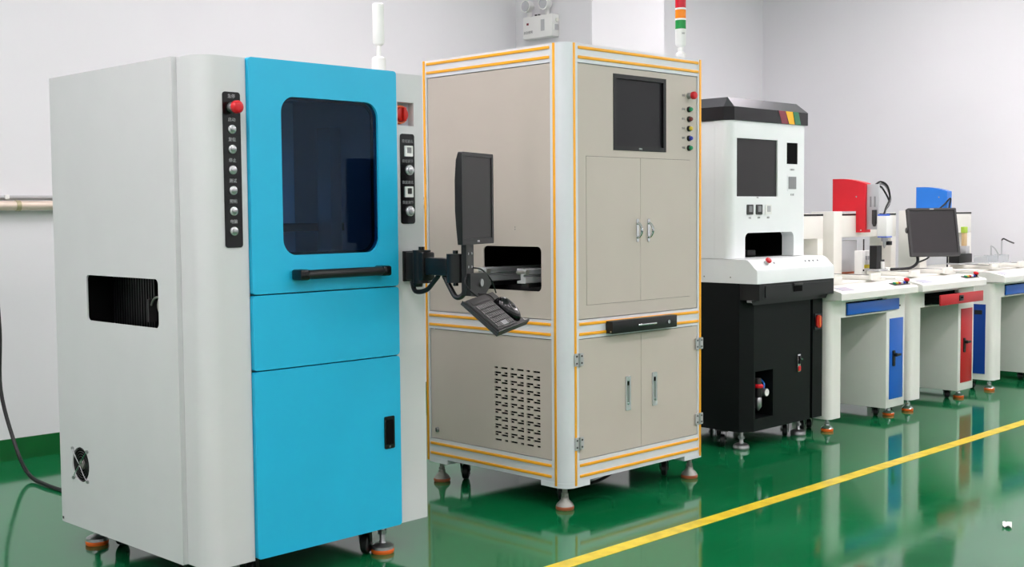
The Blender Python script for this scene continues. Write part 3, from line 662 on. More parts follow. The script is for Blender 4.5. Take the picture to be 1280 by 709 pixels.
    MB().plate('y', rrect(0.5493, 1.5373, 0.6607, 1.6557), hy+0.002, hy+0.06).build('card_slot', 'dark_gap', R, smooth=False)
    sq = MB().plate('y', rrect(0.555, 1.385, 0.652, 1.475, 0.004, 2), hy-0.0015, hy-0.0002).build('sensor_frame', 'machine_white', R)
    MB().plate('y', rrect(0.565, 1.397, 0.643, 1.466), hy-0.003, hy-0.0016).build('sensor_pad', 'text_grey', sq, smooth=False)
    for x, mt, fr in ((0.187, 'text_grey', 'charcoal'), (0.274, 'text_grey', 'charcoal'), (0.364, 'charcoal', 'white_plastic')):
        q = MB().plate('y', rrect(x-0.029, 1.256, x+0.029, 1.310, 0.004, 2), hy-0.005, hy-0.0002).build('rocker_switch', fr, R)
        MB().plate('y', rrect(x-0.014, 1.270, x+0.016, 1.303), hy-0.007, hy-0.0051).build('rocker', mt if fr == 'charcoal' else 'grey_plate', q, smooth=False)
    for x, s_ in ((0.187, '电源'), (0.274, '照明'), (0.364, '通讯')): text(s_, 0.012, (x, hy-0.0006, 1.238), FRONT, hf, 'text_grey')
    text('扫描窗口', 0.012, (0.605, hy-0.0006, 1.505), FRONT, hf, 'text_grey'); text('读卡器', 0.012, (0.605, hy-0.0006, 1.365), FRONT, hf, 'text_grey')
    # cap: chamfered band and sloped top
    c = 0.04; y0 = hy-0.006; X0, X1 = -0.006, W+0.004; Y1 = D
    low = [(X0, y0+c), (X0+c, y0), (X1-c*0.3, y0), (X1, y0+c*0.3), (X1, Y1), (X0, Y1)]
    i_ = 0.052
    topr = [(X0+i_, y0+i_), (X0+i_, y0+i_), (X1-i_, y0+i_), (X1-i_, y0+i_), (X1-i_, Y1-i_), (X0+i_, Y1-i_)]
    zb, zm, zt = 1.758, 1.829, 1.882
    MB().plate('z', low, zb, zm).build('cap_band', 'band_black', R, smooth=False)
    n = len(low)
    topm = MB().add([(a, b, zm+0.0003) for a, b in low]+[(a, b, zt) for a, b in topr], [tuple(range(n))]+[(k, (k+1) % n, n+(k+1) % n, n+k) for k in range(n)]+[tuple(range(2*n-1, n-1, -1))])
    topm.f = [tuple(dict.fromkeys(f)) for f in topm.f]
    topm.build('cap_top', 'cap_metal', R, smooth=False)
    for x0, x1, x2, x3, mt in ((0.455, 0.523, 0.553, 0.488, 'stripe_red'), (0.526, 0.596, 0.617, 0.563, 'stripe_yellow'), (0.602, 0.655, 0.683, 0.627, 'stripe_green')):
        MB().plate('y', [(x0, zm-0.0005), (x1, zm-0.0005), (x2, zb+0.0005), (x3, zb+0.0005)], y0-0.0015, y0-0.0001).build('cap_stripe', mt, R, smooth=False)
    # feet, casters
    for x, y in ((0.06, 0.07), (0.62, 0.07), (0.06, 0.70), (0.66, 0.70)): levelling_foot(R, x, y, 0.0995, 0.044, 'steel', 'steel', True)
    for x, y in ((0.03, 0.17), (0.53, 0.10), (0.72, 0.11), (0.60, 0.60)): caster(R, x, y, 0.0995, 0.035)
    return R
kiosk()

# ------------------------------------------------------------------ workstation desks
def desk(x0, label, accent, open_by, left_door):
    R = empty('workstation_desk', (x0, 3.61, 0))
    tag(R, label, 'desk', 'row of white workstation desks')
    W = 0.885
    r = 0.035
    arc = [(r-r*math.cos(t), r-r*math.sin(t)) for t in [PI/2*i/6 for i in range(7)]]
    pts = arc + [(0.118, 0), (0.118, 0.66), (0, 0.66)]
    pd = MB().plate('z', pts, 0.075, 0.757).build('left_pedestal', 'desk_white', R, ang=0.35)
    cb = MB().box(0.655, 0, 0.062, W, 0.66, 0.757, 0.004).build('cabinet', 'desk_white', R)
    MB().box(0.119, 0.0, 0.655, 0.654, 0.025, 0.662).box(0.119, 0.0, 0.742, 0.654, 0.025, 0.757).box(0.119, 0.0, 0.662, 0.172, 0.025, 0.742).build('front_apron', 'desk_white', R, smooth=False)
    MB().box(0.119, 0.60, 0.30, 0.654, 0.62, 0.757).build('back_panel', 'desk_white', R, smooth=False)
    MB().box(0.173, 0.026, 0.664, 0.653, 0.55, 0.740).build('drawer_case', 'dark_gap', R, smooth=False)
    y = -0.012-open_by
    dr = MB().box(0.178, y, 0.667, 0.790, y+0.0115, 0.734, 0.0015).build('drawer_front', accent, R)
    if open_by:
        MB().box(0.19, y+0.0117, 0.674, 0.64, y+0.1+open_by*0, 0.690).box(0.186, y+0.0117, 0.674, 0.194, 0.02, 0.722).box(0.636, y+0.0117, 0.674, 0.644, 0.02, 0.722).build('drawer_tray', 'dark_gap', dr, smooth=False)
        MB().box(0.430, y-0.006, 0.685, 0.490, y-0.0002, 0.722, 0.003).build('drawer_pull', 'black_plastic', dr)
        MB().box(0.445, y-0.0085, 0.700, 0.475, y-0.0061, 0.712).build('pull_slot', 'dark_gap', dr)
    else:
        MB().box(0.7902, y+0.003, 0.682, 0.812, y+0.009, 0.692).build('slide_end', 'black_plastic', dr)
    d = MB().box(0.69, -0.004, 0.115, 0.857, -0.0003, 0.612, 0.001).build('cabinet_door', accent.replace('drawer', 'door'), R)
    MB().plate('y', rrect(0.722, 0.318, 0.748, 0.415, 0.008), -0.012, -0.0043).build('handle_plate', 'black_plastic', d)
    MB().box(0.726, -0.034, 0.378, 0.742, -0.0122, 0.400, 0.004).box(0.730, -0.034, 0.380, 0.785, -0.026, 0.396, 0.003).build('lever_handle', 'black_plastic', d)
    MB().plate('x', rrect(0.057, 0.118, 0.32, 0.608), -0.004, -0.0003).build('side_door', left_door, R, smooth=False)
    MB().plate('x', rrect(0.080, 0.536, 0.135, 0.566), -0.006, -0.0041).build('side_pull', 'black_plastic', R, smooth=False)
    # top: flat slab plus sloped front panel
    prof = [(-0.08, 0.766), (0.74, 0.766), (0.74, 0.834), (0.03, 0.834), (-0.072, 0.810), (-0.08, 0.802)]
    tp = MB().plate('x', prof, -0.012, W+0.012).build('desktop', 'desk_white', R, ang=0.3)
    MB().box(0.01, -0.03, 0.7572, W-0.01, 0.70, 0.7658).build('sub_frame', 'desk_white', R, smooth=False)
    sl = math.atan2(0.024, 0.102)
    def slope(o, x, yy): o.location = (x, yy, 0.810+(yy+0.072)*math.tan(sl)+0.0002); o.rotation_euler = (sl, 0, 0); return o
    slope(MB().box(-0.06, -0.030, 0, 0.06, 0.030, 0.002).build('display_label', 'lcd_grey', R, smooth=False), 0.115, -0.022)
    bs = slope(MB().box(-0.095, -0.022, 0, 0.095, 0.022, 0.004, 0.001).build('button_panel', 'charcoal', R), 0.765, -0.025)
    for k, (mt) in enumerate(('btn_green', 'btn_yellow', 'red', 'white_plastic', 'btn_blue')):
        MB().lathe((-0.068+0.030*k, 0, 0.004), (-0.068+0.030*k, 0, 0.014), [(0, 0.011), (0.8, 0.011), (1, 0.008)], 12).build('push_button', mt, bs)
    e = MB().lathe((0.080, 0, 0.004), (0.080, 0, 0.016), [(0, 0.014), (1, 0.012)], 14).build('emergency_stop', 'black_plastic', bs)
    MB().lathe((0.080, 0, 0.016), (0.080, 0, 0.034), [(0, 0.013), (0.3, 0.018), (0.8, 0.017), (1, 0.010)], 14).build('mushroom_cap', 'red', bs)
    for x, yy, zt in ((0.06, 0.05, 0.0748), (0.80, 0.06, 0.0618), (0.06, 0.60, 0.0748), (0.80, 0.60, 0.0618)): levelling_foot(R, x, yy, zt, 0.036, 'orange', 'chrome')
    for x, yy, zt in ((0.715, 0.10, 0.0618), (0.06, 0.17, 0.0748), (0.715, 0.52, 0.0618)): caster(R, x, yy, zt, 0.027)
    return R
desk(6.13, 'white workstation desk with blue drawer, nearest the black cabinet', 'door_blue', 0.0, 'deep_blue')
desk(7.10, 'white workstation desk with open red drawer and red door', 'door_red', 0.095, 'deep_blue')
desk(8.30, 'white workstation desk with blue drawer beside the far wall', 'door_blue', 0.0, 'deep_blue')

# ------------------------------------------------------------------ gantry robots on the desks
def robot(x0, label, cover, dz, hx=0.30, tool=True):
    Z = 0.8345
    R = empty('gantry_robot', (x0, 3.61, Z))
    tag(R, label, 'robot', 'desktop gantry robots')
    cov = []
    MB().box(0.02, 0.12, 0.0, 0.865, 0.73, 0.012, 0.003).build('base_plate', 'cream_white', R)
    lcol = MB().box(0.012, 0.555, 0.0125, 0.118, 0.725, 0.432, 0.004).build('left_column', 'cream_white', R)
    rcol = MB().box(0.790, 0.56, 0.0125, 0.860, 0.725, 0.258, 0.003).build('right_column', 'cream_white', R)
    bm_ = MB().box(0.119, 0.56, 0.2585, 0.860, 0.725, 0.420, 0.004).build('cross_beam', 'cream_white', R)
    MB().box(0.124, 0.5585, 0.404, 0.855, 0.5599, 0.417).build('beam_slot', 'black_plastic', bm_, smooth=False)
    for yx in (0.16, 0.62):
        rl = MB().box(yx, 0.10, 0.0125, yx+0.11, 0.40, 0.040, 0.006).build('rail_housing', 'cream_white', R)
        MB().box(yx+0.03, 0.115, 0.0402, yx+0.08, 0.39, 0.0412).build('rail_slot', 'black_plastic', rl, smooth=False)
        MB().box(yx-0.006, 0.082, 0.0125, yx+0.116, 0.0995, 0.052, 0.003).build('end_cap', 'cream_white', rl)
    # head cover: side profile with a dropping curve to the front
    f0, f1 = 0.492, 0.735
    top = [(f1-(f1-f0)*t, 0.652+dz-0.034*max(0, (t-0.25)/0.75)**1.7) for t in [i/10 for i in range(11)]]
    prof = [(f1, 0.4325), (0.5585, 0.4325), (0.5575, 0.29), (f0, 0.29)] + list(reversed(top))
    hd = MB().plate('x', prof, hx, hx+0.075).build('head_cover', cover, R, ang=0.3)
    for yy, zz in ((0.555, 0.53), (0.52, 0.305)): MB().cyl((hx-0.002, yy, zz), (hx, yy, zz), 0.005, n=8).build('cover_screw', 'chrome', hd)
    if not tool:
        MB().box(hx+0.01, 0.470, 0.30, hx+0.065, 0.4915, 0.40, 0.003).build('slide_block', 'grey_plate', R)
        return R
    # tool head in front of the cover
    pl = MB().box(hx+0.02, 0.400, 0.310, hx+0.028, 0.490, 0.612, 0.002).build('tool_plate', 'grey_plate', R)
    for k in range(2): MB().box(hx+0.0185, 0.425+0.03*k, 0.46, hx+0.0199, 0.437+0.03*k, 0.53).build('plate_slot', 'text_grey', pl, smooth=False)
    MB().lathe((hx+0.012, 0.43, 0.33), (hx+0.012, 0.43, 0.44), [(0, 0.008), (0.2, 0.016), (1, 0.016)], 12).build('cylinder', 'charcoal', pl)
    cb = MB().box(hx-0.01, 0.330, 0.265, hx+0.075, 0.398, 0.400, 0.003).build('camera_box', 'white_plastic', R)
    MB().box(hx-0.005, 0.332, 0.2575, hx+0.070, 0.396, 0.2647).box(hx-0.005, 0.332, 0.4003, hx+0.040, 0.396, 0.412).build('box_trim', 'sensor_blue', cb, smooth=False)
    MB().lathe((hx+0.04, 0.37, 0.257), (hx+0.04, 0.37, 0.185), [(0, 0.022), (0.35, 0.022), (0.36, 0.012), (0.8, 0.010), (1, 0.003)], 14).build('nozzle', 'steel', cb)
    MB().box(hx+0.06, 0.345, 0.205, hx+0.10, 0.385, 0.232, 0.003).build('nozzle_clamp', 'black_plastic', cb)
    for k, (o1, o2, hh) in enumerate(((0.0, 0.0, 0.0), (0.02, 0.012, -0.015), (-0.01, 0.02, -0.03))):
        MB().tube([(hx+0.03, 0.44+o2, 0.600+hh*0.3), (hx+0.07+o1, 0.42, 0.628+hh), (hx+0.13+o1, 0.40+o2, 0.600+hh), (hx+0.165+o1*0.5, 0.40, 0.52+hh), (hx+0.10, 0.395, 0.45+hh*0.3), (hx+0.05+o1, 0.38, 0.4005)], 0.0065, 6, 5).build('hose', 'cable_black' if k != 1 else 'text_grey', pl)
    return R
robot(6.13, 'white gantry robot mostly hidden behind the black striped cap machine', 'cover_blue', -0.045, 0.10)
robot(7.10, 'white gantry robot carrying a red head cover', 'cover_red', 0.0)
robot(8.30, 'white gantry robot carrying a blue head cover', 'cover_blue', -0.045, 0.30, False)

# ------------------------------------------------------------------ loose things on the desks
ZR = 0.8345+0.0125
def thing_box(name, label, cat, x0, y0, z0, x1, y1, z1, mt, r=0.003):
    R = empty(name, ((x0+x1)/2, (y0+y1)/2, z0)); tag(R, label, cat)
    a, b = (x1-x0)/2, (y1-y0)/2
    MB().box(-a, -b, 0, a, b, z1-z0, r).build('case', mt, R)
    return R, a, b, z1-z0
R_, a, b, h = thing_box('controller_box', 'plain grey controller box standing under the gantry with the red cover', 'controller', 7.235, 4.19, ZR, 7.455, 4.245, ZR+0.225, 'grey_plate')
MB().box(-a, -b-0.006, 0.0, a*0.6, -b-0.0005, 0.014).build('front_strip', 'rust_rubber', R_, smooth=False)
R_, a, b, h = thing_box('controller_unit', 'small white controller box with a yellow sticker', 'controller', 7.225, 4.022, ZR, 7.42, 4.078, ZR+0.160, 'white_plastic')
MB().box(-0.070, -b-0.0012, 0.045, 0.0, -b-0.0002, 0.068).build('yellow_sticker', 'label_yellow', R_, smooth=False)
MB().box(-a+0.010, -b-0.004, 0.026, -a+0.022, -b-0.0002, 0.038).build('port', 'dark_gap', R_, smooth=False)
for k in range(3): MB().box(-0.055+0.03*k, -b-0.001, 0.10, -0.035+0.03*k, -b-0.0002, 0.125).build('vent_slot', 'grey_plate', R_, smooth=False)
MB().cyl((-0.01, 0.01, h), (-0.01, 0.01, h+0.075), 0.005, n=8).build('antenna', 'charcoal', R_)
R_ = empty('test_fixture', (7.285, 3.95, 0.8765)); tag(R_, 'black stepped fixture block on a white foot under the red cover robot', 'fixture')
MB().box(-0.045, -0.04, 0.0, 0.075, 0.04, 0.012).build('foot_plate', 'grey_plate', R_, smooth=False)
MB().plate('y', [(-0.04, 0.0125), (0.066, 0.0125), (0.066, 0.072), (0.028, 0.072), (0.028, 0.165), (-0.04, 0.165)], -0.02, 0.03).build('block', 'black_plastic', R_, smooth=False)
MB().box(0.012, -0.034, 0.0125, 0.045, -0.0205, 0.060, 0.002).build('clamp', 'white_plastic', R_)
R_ = empty('test_fixture', (8.50, 3.95, 0.8765)); tag(R_, 'black low fixture block under the gantry with the blue cover', 'fixture')
MB().box(-0.11, -0.05, 0.0, 0.12, 0.05, 0.010).build('foot_plate', 'grey_plate', R_, smooth=False)
MB().box(-0.10, -0.04, 0.0103, 0.11, 0.04, 0.075, 0.004).build('block', 'black_plastic', R_)
MB().box(0.03, -0.03, 0.0753, 0.09, 0.03, 0.130, 0.003).build('clamp', 'grey_plate', R_)
MB().box(0.04, -0.012, 0.1303, 0.085, 0.012, 0.225, 0.002).build('tan_card', 'tan', R_)
MB().box(0.035, -0.014, 0.2253, 0.088, 0.014, 0.270, 0.002).build('green_tab', 'lime', R_)
# clear acrylic jig at the end of the row
R_ = empty('acrylic_jig', (8.56, 3.76, 0.8870)); tag(R_, 'pale translucent acrylic jig with thin posts on the last desk', 'jig')
MB().box(-0.15, -0.06, 0, 0.23, 0.06, 0.008).build('jig_base', 'acrylic', R_, smooth=False)
for x in (-0.14, 0.02, 0.20): MB().box(x, -0.05, 0.0083, x+0.012, 0.05, 0.055).build('jig_wall', 'acrylic', R_, smooth=False)
MB().box(-0.127, 0.04, 0.0083, 0.199, 0.05, 0.05).build('jig_back', 'acrylic', R_, smooth=False)
MB().box(-0.02, -0.005, 0.0553, -0.008, 0.005, 0.125).box(-0.0078, -0.004, 0.085, 0.03, 0.004, 0.095).build('jig_post', 'grey_plate', R_, smooth=False) if False else None
for x, hh in ((0.025, 0.125), (0.205, 0.16)): MB().cyl((x, 0, 0.0553), (x, 0, hh), 0.006, n=8).build('jig_post', 'grey_plate', R_)
MB().tube([(0.205, 0, 0.16), (0.19, -0.02, 0.17), (0.26, -0.03, 0.15), (0.34, -0.03, 0.135)], 0.006, 6, 4).build('jig_wire', 'charcoal', R_)
MB().tube([(0.025, 0, 0.125), (0.05, -0.02, 0.10), (0.09, -0.03, 0.05)], 0.005, 6, 4).build('jig_wire', 'grey_plate', R_)

# desk monitor that faces the camera side, on a black arm
mc = Vector((7.801, 3.818, 1.120))
R_ = empty('desk_monitor', mc)
ty = math.radians(-153.9)      # direction it faces
R_.rotation_mode = 'QUATERNION'
qz = Matrix.Rotation(ty+PI/2+math.radians(23), 4, 'Z') @ Matrix.Rotation(math.radians(-15), 4, 'X')
R_.rotation_quaternion = qz.to_quaternion()
tag(R_, 'small black square monitor tilted on a black arm above the desks', 'monitor')
MB().plate('y', rrect(-0.170, -0.166, 0.170, 0.166, 0.008), -0.016, 0.016, [rrect(-0.156, -0.144, 0.156, 0.153)]).build('bezel', 'charcoal', R_)
MB().plate('y', rrect(-0.1558, -0.1438, 0.1558, 0.1528), -0.010, 0.0155).build('screen', 'screen', R_, smooth=False)
MB().box(-0.15, 0.0162, -0.155, 0.15, 0.040, 0.155, 0.012).build('rear_shell', 'black_plastic', R_)
MB().box(-0.015, -0.0172, 0.155, 0.015, -0.0161, 0.162).build('logo_plate', 'button_silver', R_, smooth=False)
MB().lathe((-0.15, 0.02, 0.02), (-0.176, 0.02, 0.02), [(0, 0.03), (1, 0.018)], 12).build('side_knob', 'black_plastic', R_)
A0 = mc + qz.to_3x3() @ Vector((-0.10, 0.05, -0.15))
R_ = empty('monitor_bracket', A0); tag(R_, 'curved black arm holding the small square monitor', 'monitor arm')
MB().tube([(0.02, 0.02, 0.03), (0.0, 0.0, -0.04), (-0.08, -0.0, -0.075), (-0.16, 0.02, -0.083), (-0.26, 0.09, -0.085)], 0.010, 8, 5).build('arm_tube', 'cable_black', R_)
MB().box(-0.30, 0.07, -0.125, -0.24, 0.11, -0.07, 0.004).box(-0.29, 0.075, A0.z*-1+0.8472, -0.25, 0.105, -0.126).build('arm_clamp', 'cream_white', R_)
MB().tube([(0.0, 0.0, -0.04), (0.06, 0.02, -0.045), (0.16, 0.0, -0.015), (0.2, 0.02, 0.03)], 0.006, 8, 5).build('arm_cable', 'cable_black', R_)
tag(MB().tube([(8.54, 4.157, 1.261), (8.583, 4.117, 1.308), (8.619, 4.085, 1.355), (8.606, 4.09, 1.272), (8.54, 4.075, 1.138), (8.487, 4.041, 0.946), (8.475, 4.035, 0.854)], 0.006, 6, 6).build('sensor_cable', 'cable_black'), 'black looped cable rising behind the small square monitor', 'cable')

# ------------------------------------------------------------------ swing arm, portrait monitor, keyboard and mouse
def swing_arm():
    bx = Matrix.Rotation(0.0197, 3, 'Z')
    P0 = Vector((2.0303, 3.4687, 0)) + bx @ Vector((0.902, 0.0196, 1.08))
    R = empty('swing_arm', P0); tag(R, 'black jointed swing arm bolted to the grey column with a tilted keyboard tray', 'monitor arm')
    MB().box(-0.032, -0.012, -0.055, 0.032, -0.0005, 0.058, 0.002).build('wall_plate', 'black_plastic', R)
    MB().box(-0.03, -0.115, -0.050, 0.03, -0.0125, 0.055, 0.006).build('shoulder_block', 'black_plastic', R)
    MB().cyl((0, -0.075, -0.060), (0, -0.075, 0.062), 0.034, n=20).build('shoulder_joint', 'black_plastic', R)
    MB().cyl((0, -0.075, 0.0622), (0, -0.075, 0.075), 0.012, n=10).build('pivot_bolt', 'black_gloss', R)
    MB().box(-0.022, -0.235, -0.028, 0.022, -0.1152, 0.036, 0.006).build('arm_link', 'black_plastic', R)
    MB().cyl((0, -0.262, -0.052), (0, -0.262, 0.052), 0.033, n=20).build('elbow_joint', 'black_plastic', R)
    MB().cyl((0, -0.262, 0.0522), (0, -0.262, 0.064), 0.010, n=10).build('pivot_bolt', 'black_gloss', R)
    MB().cyl((0, -0.262, -0.064), (0, -0.262, -0.0522), 0.010, n=10).build('pivot_bolt', 'black_gloss', R)
    MB().lathe((0.0, -0.05, -0.075), (0.0, -0.05, -0.052), [(0, 0.018), (1, 0.022)], 14).build('cable_gland', 'black_plastic', R)
    MB().tube([(-0.01, -0.03, -0.055), (-0.01, -0.05, -0.092), (0.0, -0.10, -0.085), (0.0, -0.14, -0.055), (0.0, -0.17, -0.028)], 0.009, 8, 5).build('arm_cable', 'cable_black', R)
    MB().tube([(0.0, -0.20, -0.028), (0.0, -0.235, -0.075), (0.0, -0.265, -0.105), (0.01, -0.29, -0.095), (0.012, -0.30, -0.06)], 0.010, 8, 5).build('arm_cable', 'cable_black', R)
    # mast plate: wide face turned like the monitor
    th = math.radians(21)
    e = Vector((math.cos(th), math.sin(th), 0)); nrm = Vector((math.sin(th), -math.cos(th), 0))
    def loc(a, c, z): v = Vector((0.006, -0.297, 0)) + e*a + nrm*c; return (v.x, v.y, z)
    mp = MB().box(0, 0, -0.085, 0.068, 0.008, 0.125); mp.v = [loc(*v) for v in mp.v]
    mast = mp.build('mast_plate', 'charcoal', R, smooth=False)
    md = MB().box(-0.016, 0.0, -0.095, -0.0003, 0.02, 0.125); md.v = [loc(*v) for v in md.v]; md.build('mast_edge', 'black_plastic', R, smooth=False)
    for a in (0.022, 0.050):
        for z in (0.052, 0.004):
            MB().cyl(loc(a, 0.0082, z), loc(a, 0.0105, z), 0.0045, n=8).build('mast_screw', 'steel', mast)
    tb = MB().plate('y', [(-0.012, -0.098), (0.10, -0.110), (0.165, -0.062), (0.12, -0.020), (-0.012, -0.018)], 0.0084, 0.034); tb.v = [loc(*v) for v in tb.v]
    tilt = tb.build('tilt_bracket', 'black_plastic', R, smooth=False)
    MB().cyl(loc(0.072, 0.0343, -0.055), loc(0.072, 0.040, -0.055), 0.014, n=14).build('tilt_bolt', 'steel', tilt)
    MB().tube([loc(-0.01, 0.02, -0.02), loc(-0.05, 0.03, -0.05), loc(-0.02, 0.045, -0.085), loc(0.05, 0.05, -0.115)], 0.003, 6, 5).build('arm_cable', 'cable_black', R)
    MB().tube([loc(0.06, 0.009, 0.0), loc(0.11, 0.02, -0.01), loc(0.16, 0.035, -0.05), loc(0.20, 0.035, -0.10)], 0.003, 6, 5).build('arm_cable', 'cable_black', R)
    MB().tube([loc(0.09, 0.0, 0.13), loc(0.085, -0.006, 0.10), loc(0.06, -0.012, 0.08)], 0.005, 6, 5).build('arm_cable', 'cable_black', R)
    # tilted tray: back left, back right and front left corners
    T0, T1, T2 = Vector((2.8804, 3.1558, 0.9665)), Vector((3.085, 3.2088, 0.992)), Vector((2.9107, 3.0176, 0.8542))
    ex = (T1-T0); Wd = ex.length; ex.normalize()
    ey = (T2-T0); ey = ey-ex*ey.dot(ex); Ln = ey.length; ey.normalize()
    ez = ex.cross(-ey).normalized()
    mtx = Matrix((ex, -ey, ez)).transposed().to_4x4(); mtx.translation = T0 + ey*Ln
    L0 = Matrix.Translation(-P0) @ mtx
    tr = MB().box(0, 0, -0.014, Wd, Ln, -0.004, 0.002).box(0, 0, -0.0038, Wd, 0.008, 0.010, 0.002).box(0, 0.0082, -0.0038, 0.004, Ln, 0.002)
    tr.v = [(L0 @ Vector(v))[:] for v in tr.v]
    tray = tr.build('keyboard_tray', 'charcoal', R)
    # keyboard
    K = empty('keyboard', (0, 0, 0)); K.rotation_mode = 'QUATERNION'
    mk = mtx @ Matrix.Translation((0.006, 0.010, -0.0036)); K.location = mk.translation; K.rotation_quaternion = mk.to_quaternion()
    tag(K, 'small dark grey keyboard on the tilted tray', 'keyboard')
    kw, kl = Wd*0.60, Ln-0.018
    MB().box(0, 0, 0, kw, kl, 0.014, 0.003).build('keyboard_body', 'charcoal', K)
    MB().box(0.008, kl-0.032, 0.0143, kw-0.008, kl-0.010, 0.0160, 0.0005).build('status_panel', 'charcoal', K)
    key = None; nx = 9; ny = 5
    for j in range(ny):
        for i in range(nx):
            if j == 0 and 3 <= i <= 5: continue
            x = 0.008+(kw-0.016)/nx*i; yy = 0.008+(kl-0.046)/ny*j
            if key is None:
                key = MB().box(0, 0, 0, (kw-0.016)/nx-0.003, (kl-0.046)/ny-0.004, 0.004).build('key', 'key_grey', K, smooth=False); o = key
            else:
                o = key.copy(); col.objects.link(o); o.parent = K
            o.location = (x, yy, 0.0143)
    MB().box(0.008+(kw-0.016)/nx*3, 0.008, 0.0143, 0.008+(kw-0.016)/nx*6-0.003, 0.008+(kl-0.046)/ny-0.004, 0.0185).build('space_bar', 'text_grey', K, smooth=False)
    # mouse
    Mo = empty('computer_mouse', (0, 0, 0)); Mo.rotation_mode = 'QUATERNION'
    mm = mtx @ Matrix.Translation((Wd*0.80, Ln*0.44, -0.0036)) @ Matrix.Rotation(0.15, 4, 'Z'); Mo.location = mm.translation; Mo.rotation_quaternion = mm.to_quaternion()
    tag(Mo, 'glossy black mouse beside the keyboard on the tray', 'mouse')
    bm = MB(); vs = []; fs = []; nu, nv = 20, 8
    for j in range(nv+1):
        ph = PI/2*j/nv
        for i in range(nu):
            t = 2*PI*i/nu
            vs.append((0.034*math.cos(ph)**0.6*math.cos(t), 0.060*math.cos(ph)**0.6*math.sin(t), 0.036*math.sin(ph)*(1+0.15*math.sin(t))))
    for j in range(nv):
        for i in range(nu): fs.append((j*nu+i, j*nu+(i+1) % nu, (j+1)*nu+(i+1) % nu, (j+1)*nu+i))
    fs.append(tuple(range(nu-1, -1, -1)))
    bm.add(vs, fs).build('mouse_shell', 'black_gloss', Mo, ang=1.2)
    MB().cyl((-0.003, 0.03, 0.032), (0.003, 0.03, 0.032), 0.008, n=12).build('scroll_wheel', 'grey_plate', Mo)
    MB().tube([(0, 0.058, 0.006), (0.0, 0.08, 0.010), (-0.02, 0.10, 0.012), (-0.05, 0.11, 0.014)], 0.0025, 6, 4).build('mouse_cord', 'cable_black', Mo)
    # portrait monitor
    Mn = empty('portrait_monitor', P0+Vector(loc(-0.052, 0.0, 0.085)), th); tag(Mn, 'black portrait monitor seen nearly edge on at the swing arm', 'monitor')
    w, h = 0.262, 0.330
    MB().plate('y', rrect(0, 0, w, h, 0.006), -0.024, -0.0085, [rrect(0.016, 0.022, w-0.016, h-0.014)]).build('bezel', 'black_plastic', Mn)
    MB().plate('y', rrect(0.0163, 0.0223, w-0.0163, h-0.0143), -0.021, -0.009).build('screen', 'screen', Mn, smooth=False)
    bk = [(-0.008, 0.004), (-0.004, 0.0), (0.002, 0.06), (0.006, 0.12), (0.006, h-0.10), (0.001, h-0.03), (-0.008, h-0.002)]
    MB().plate('x', bk, 0.002, w-0.002).build('rear_shell', 'black_plastic', Mn, smooth=False)
    text('DELL', 0.009, (w/2, -0.0245, 0.011), FRONT, Mn, 'text_white')
swing_arm()

# ------------------------------------------------------------------ wall fittings and loose details
R_ = empty('wall_pipe', (0, YB, 1.335)); tag(R_, 'tan painted pipe running along the white wall', 'pipe')
MB().cyl((XB+0.02, -0.05, 0), (6.30, -0.05, 0), 0.025, n=16).build('pipe_tube', 'pipe_tan', R_)
for x in (0.5, 1.6, 2.62, 4.4, 5.6):
    MB().lathe((x-0.012, -0.05, 0), (x+0.012, -0.05, 0), [(0, 0.028), (1, 0.028)], 16).build('pipe_clip', 'pipe_band', R_)
    MB().box(x-0.01, -0.03, -0.012, x+0.01, 0.0, 0.012).build('clip_foot', 'pipe_band', R_, smooth=False)
R_ = empty('wall_conduit', (0, YB, 1.380)); tag(R_, 'thin grey conduit on the wall just above the tan pipe', 'conduit')
MB().cyl((XB+0.02, -0.012, 0), (6.32, -0.012, 0), 0.009, n=10).build('conduit_tube', 'conduit', R_)
for x in (0.9, 2.58, 4.0): MB().box(x-0.012, -0.024, -0.012, x+0.012, -0.0, 0.012, 0.003).build('conduit_clip', 'white_plastic', R_)
# power cable
pts = [(2.20, 6.20, 2.0), (2.33, 6.16, 1.45), (2.425, 6.14, 1.0), (2.435, 6.10, 0.72), (2.41, 6.05, 0.42), (2.43, 5.95, 0.16), (2.43, 5.80, 0.03), (2.42, 5.55, 0.011), (2.44, 5.2, 0.011), (2.5, 4.62, 0.02)]
tag(MB().tube(pts, 0.010, 8, 6).build('power_cable', 'cable_black'), 'black power cable drooping to the floor behind the blue machine', 'cable')
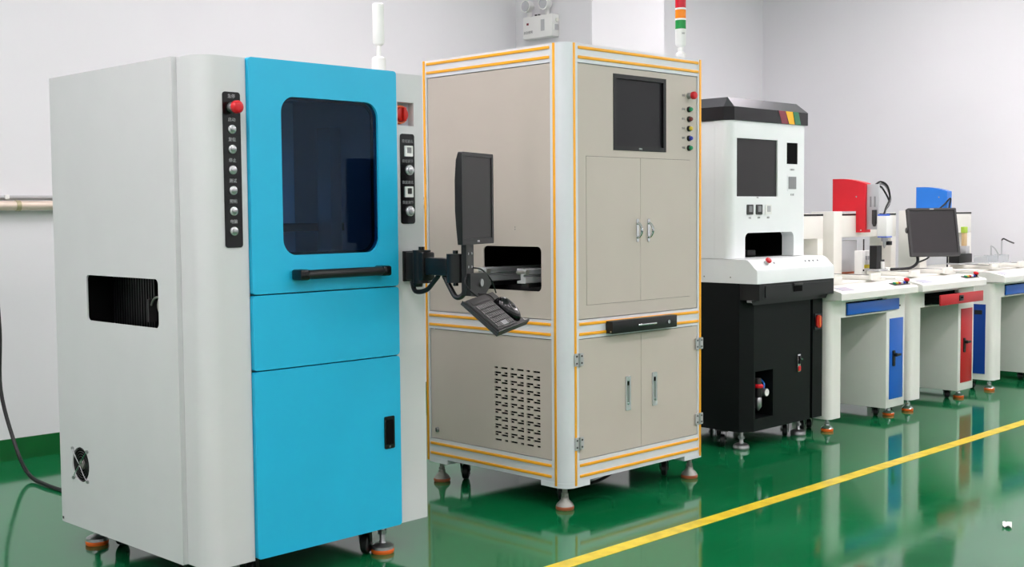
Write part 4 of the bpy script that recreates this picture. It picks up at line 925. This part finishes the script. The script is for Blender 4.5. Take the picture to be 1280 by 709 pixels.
# emergency light on the column
E_ = empty('emergency_light', (6.34, 6.04, 2.515)); tag(E_, 'white twin-head emergency light on the wall column', 'emergency light')
MB().box(-0.075, -0.145, 0, -0.0005, 0.145, 0.158, 0.008).build('battery_box', 'white_plastic', E_)
MB().box(-0.0765, 0.085, 0.098, -0.0751, 0.105, 0.113).build('indicator', 'stripe_red', E_)
MB().box(-0.0765, -0.07, 0.045, -0.0751, -0.035, 0.125).build('label_plate', 'grey_plate', E_, smooth=False)
text('应急照明', 0.022, (-0.0757, 0.09, 0.045), SIDE, E_, 'text_grey')
for y in (0.110, -0.065):
    hh = MB().lathe((-0.02, y, 0.235), (-0.085, y, 0.235), [(0, 0.028), (0.4, 0.043), (1, 0.046)], 20).build('lamp_head', 'white_plastic', E_)
    MB().lathe((-0.0852, y, 0.235), (-0.088, y, 0.235), [(0, 0.038), (1, 0.036)], 20).build('lamp_lens', 'button_silver', hh)
    MB().box(-0.05, y-0.012, 0.1583, -0.025, y+0.012, 0.205).build('lamp_neck', 'white_plastic', hh)
for y in (0.045, 0.015): MB().cyl((-0.04, y, 0.1583), (-0.04, y, 0.172), 0.010, n=10).build('cable_gland', 'charcoal', E_)
MB().cyl((-0.03, -0.158, 0.115), (-0.03, -0.1452, 0.115), 0.014, n=14).build('test_button', 'cream_white', E_)
MB().box(-0.05, -0.152, 0.045, -0.015, -0.1452, 0.085, 0.003).build('power_plug', 'grey_plate', E_)
# paper scrap
sc_ = MB(); n = 9; vs = []
for i in range(n):
    for j in range(5):
        vs.append((0.07*(i/(n-1)-0.5), 0.035*(j/4-0.5), 0.005+0.012*abs(math.sin(i*1.7+j*1.1))))
fs = [(i*5+j, i*5+j+1, (i+1)*5+j+1, (i+1)*5+j) for i in range(n-1) for j in range(4)]
o = sc_.add(vs, fs).build('paper_scrap', 'paper', smooth=False, loc=(4.80, 2.02, -0.004), rot=(0, 0, 0.4)); tag(o, 'small crumpled white paper scrap lying on the open floor', 'scrap')

# ------------------------------------------------------------------ lettering becomes plain mesh
bpy.context.view_layer.update()
dg = bpy.context.evaluated_depsgraph_get()
for o in [o for o in col.objects if o.type == 'FONT']:
    me = bpy.data.meshes.new_from_object(o.evaluated_get(dg)); me.name = 'lettering'
    mt = o.data.materials[0]
    if not me.materials: me.materials.append(mt)
    n = bpy.data.objects.new('lettering', me); col.objects.link(n)
    n.location = o.location; n.rotation_euler = o.rotation_euler; n.parent = o.parent
    bpy.data.objects.remove(o)
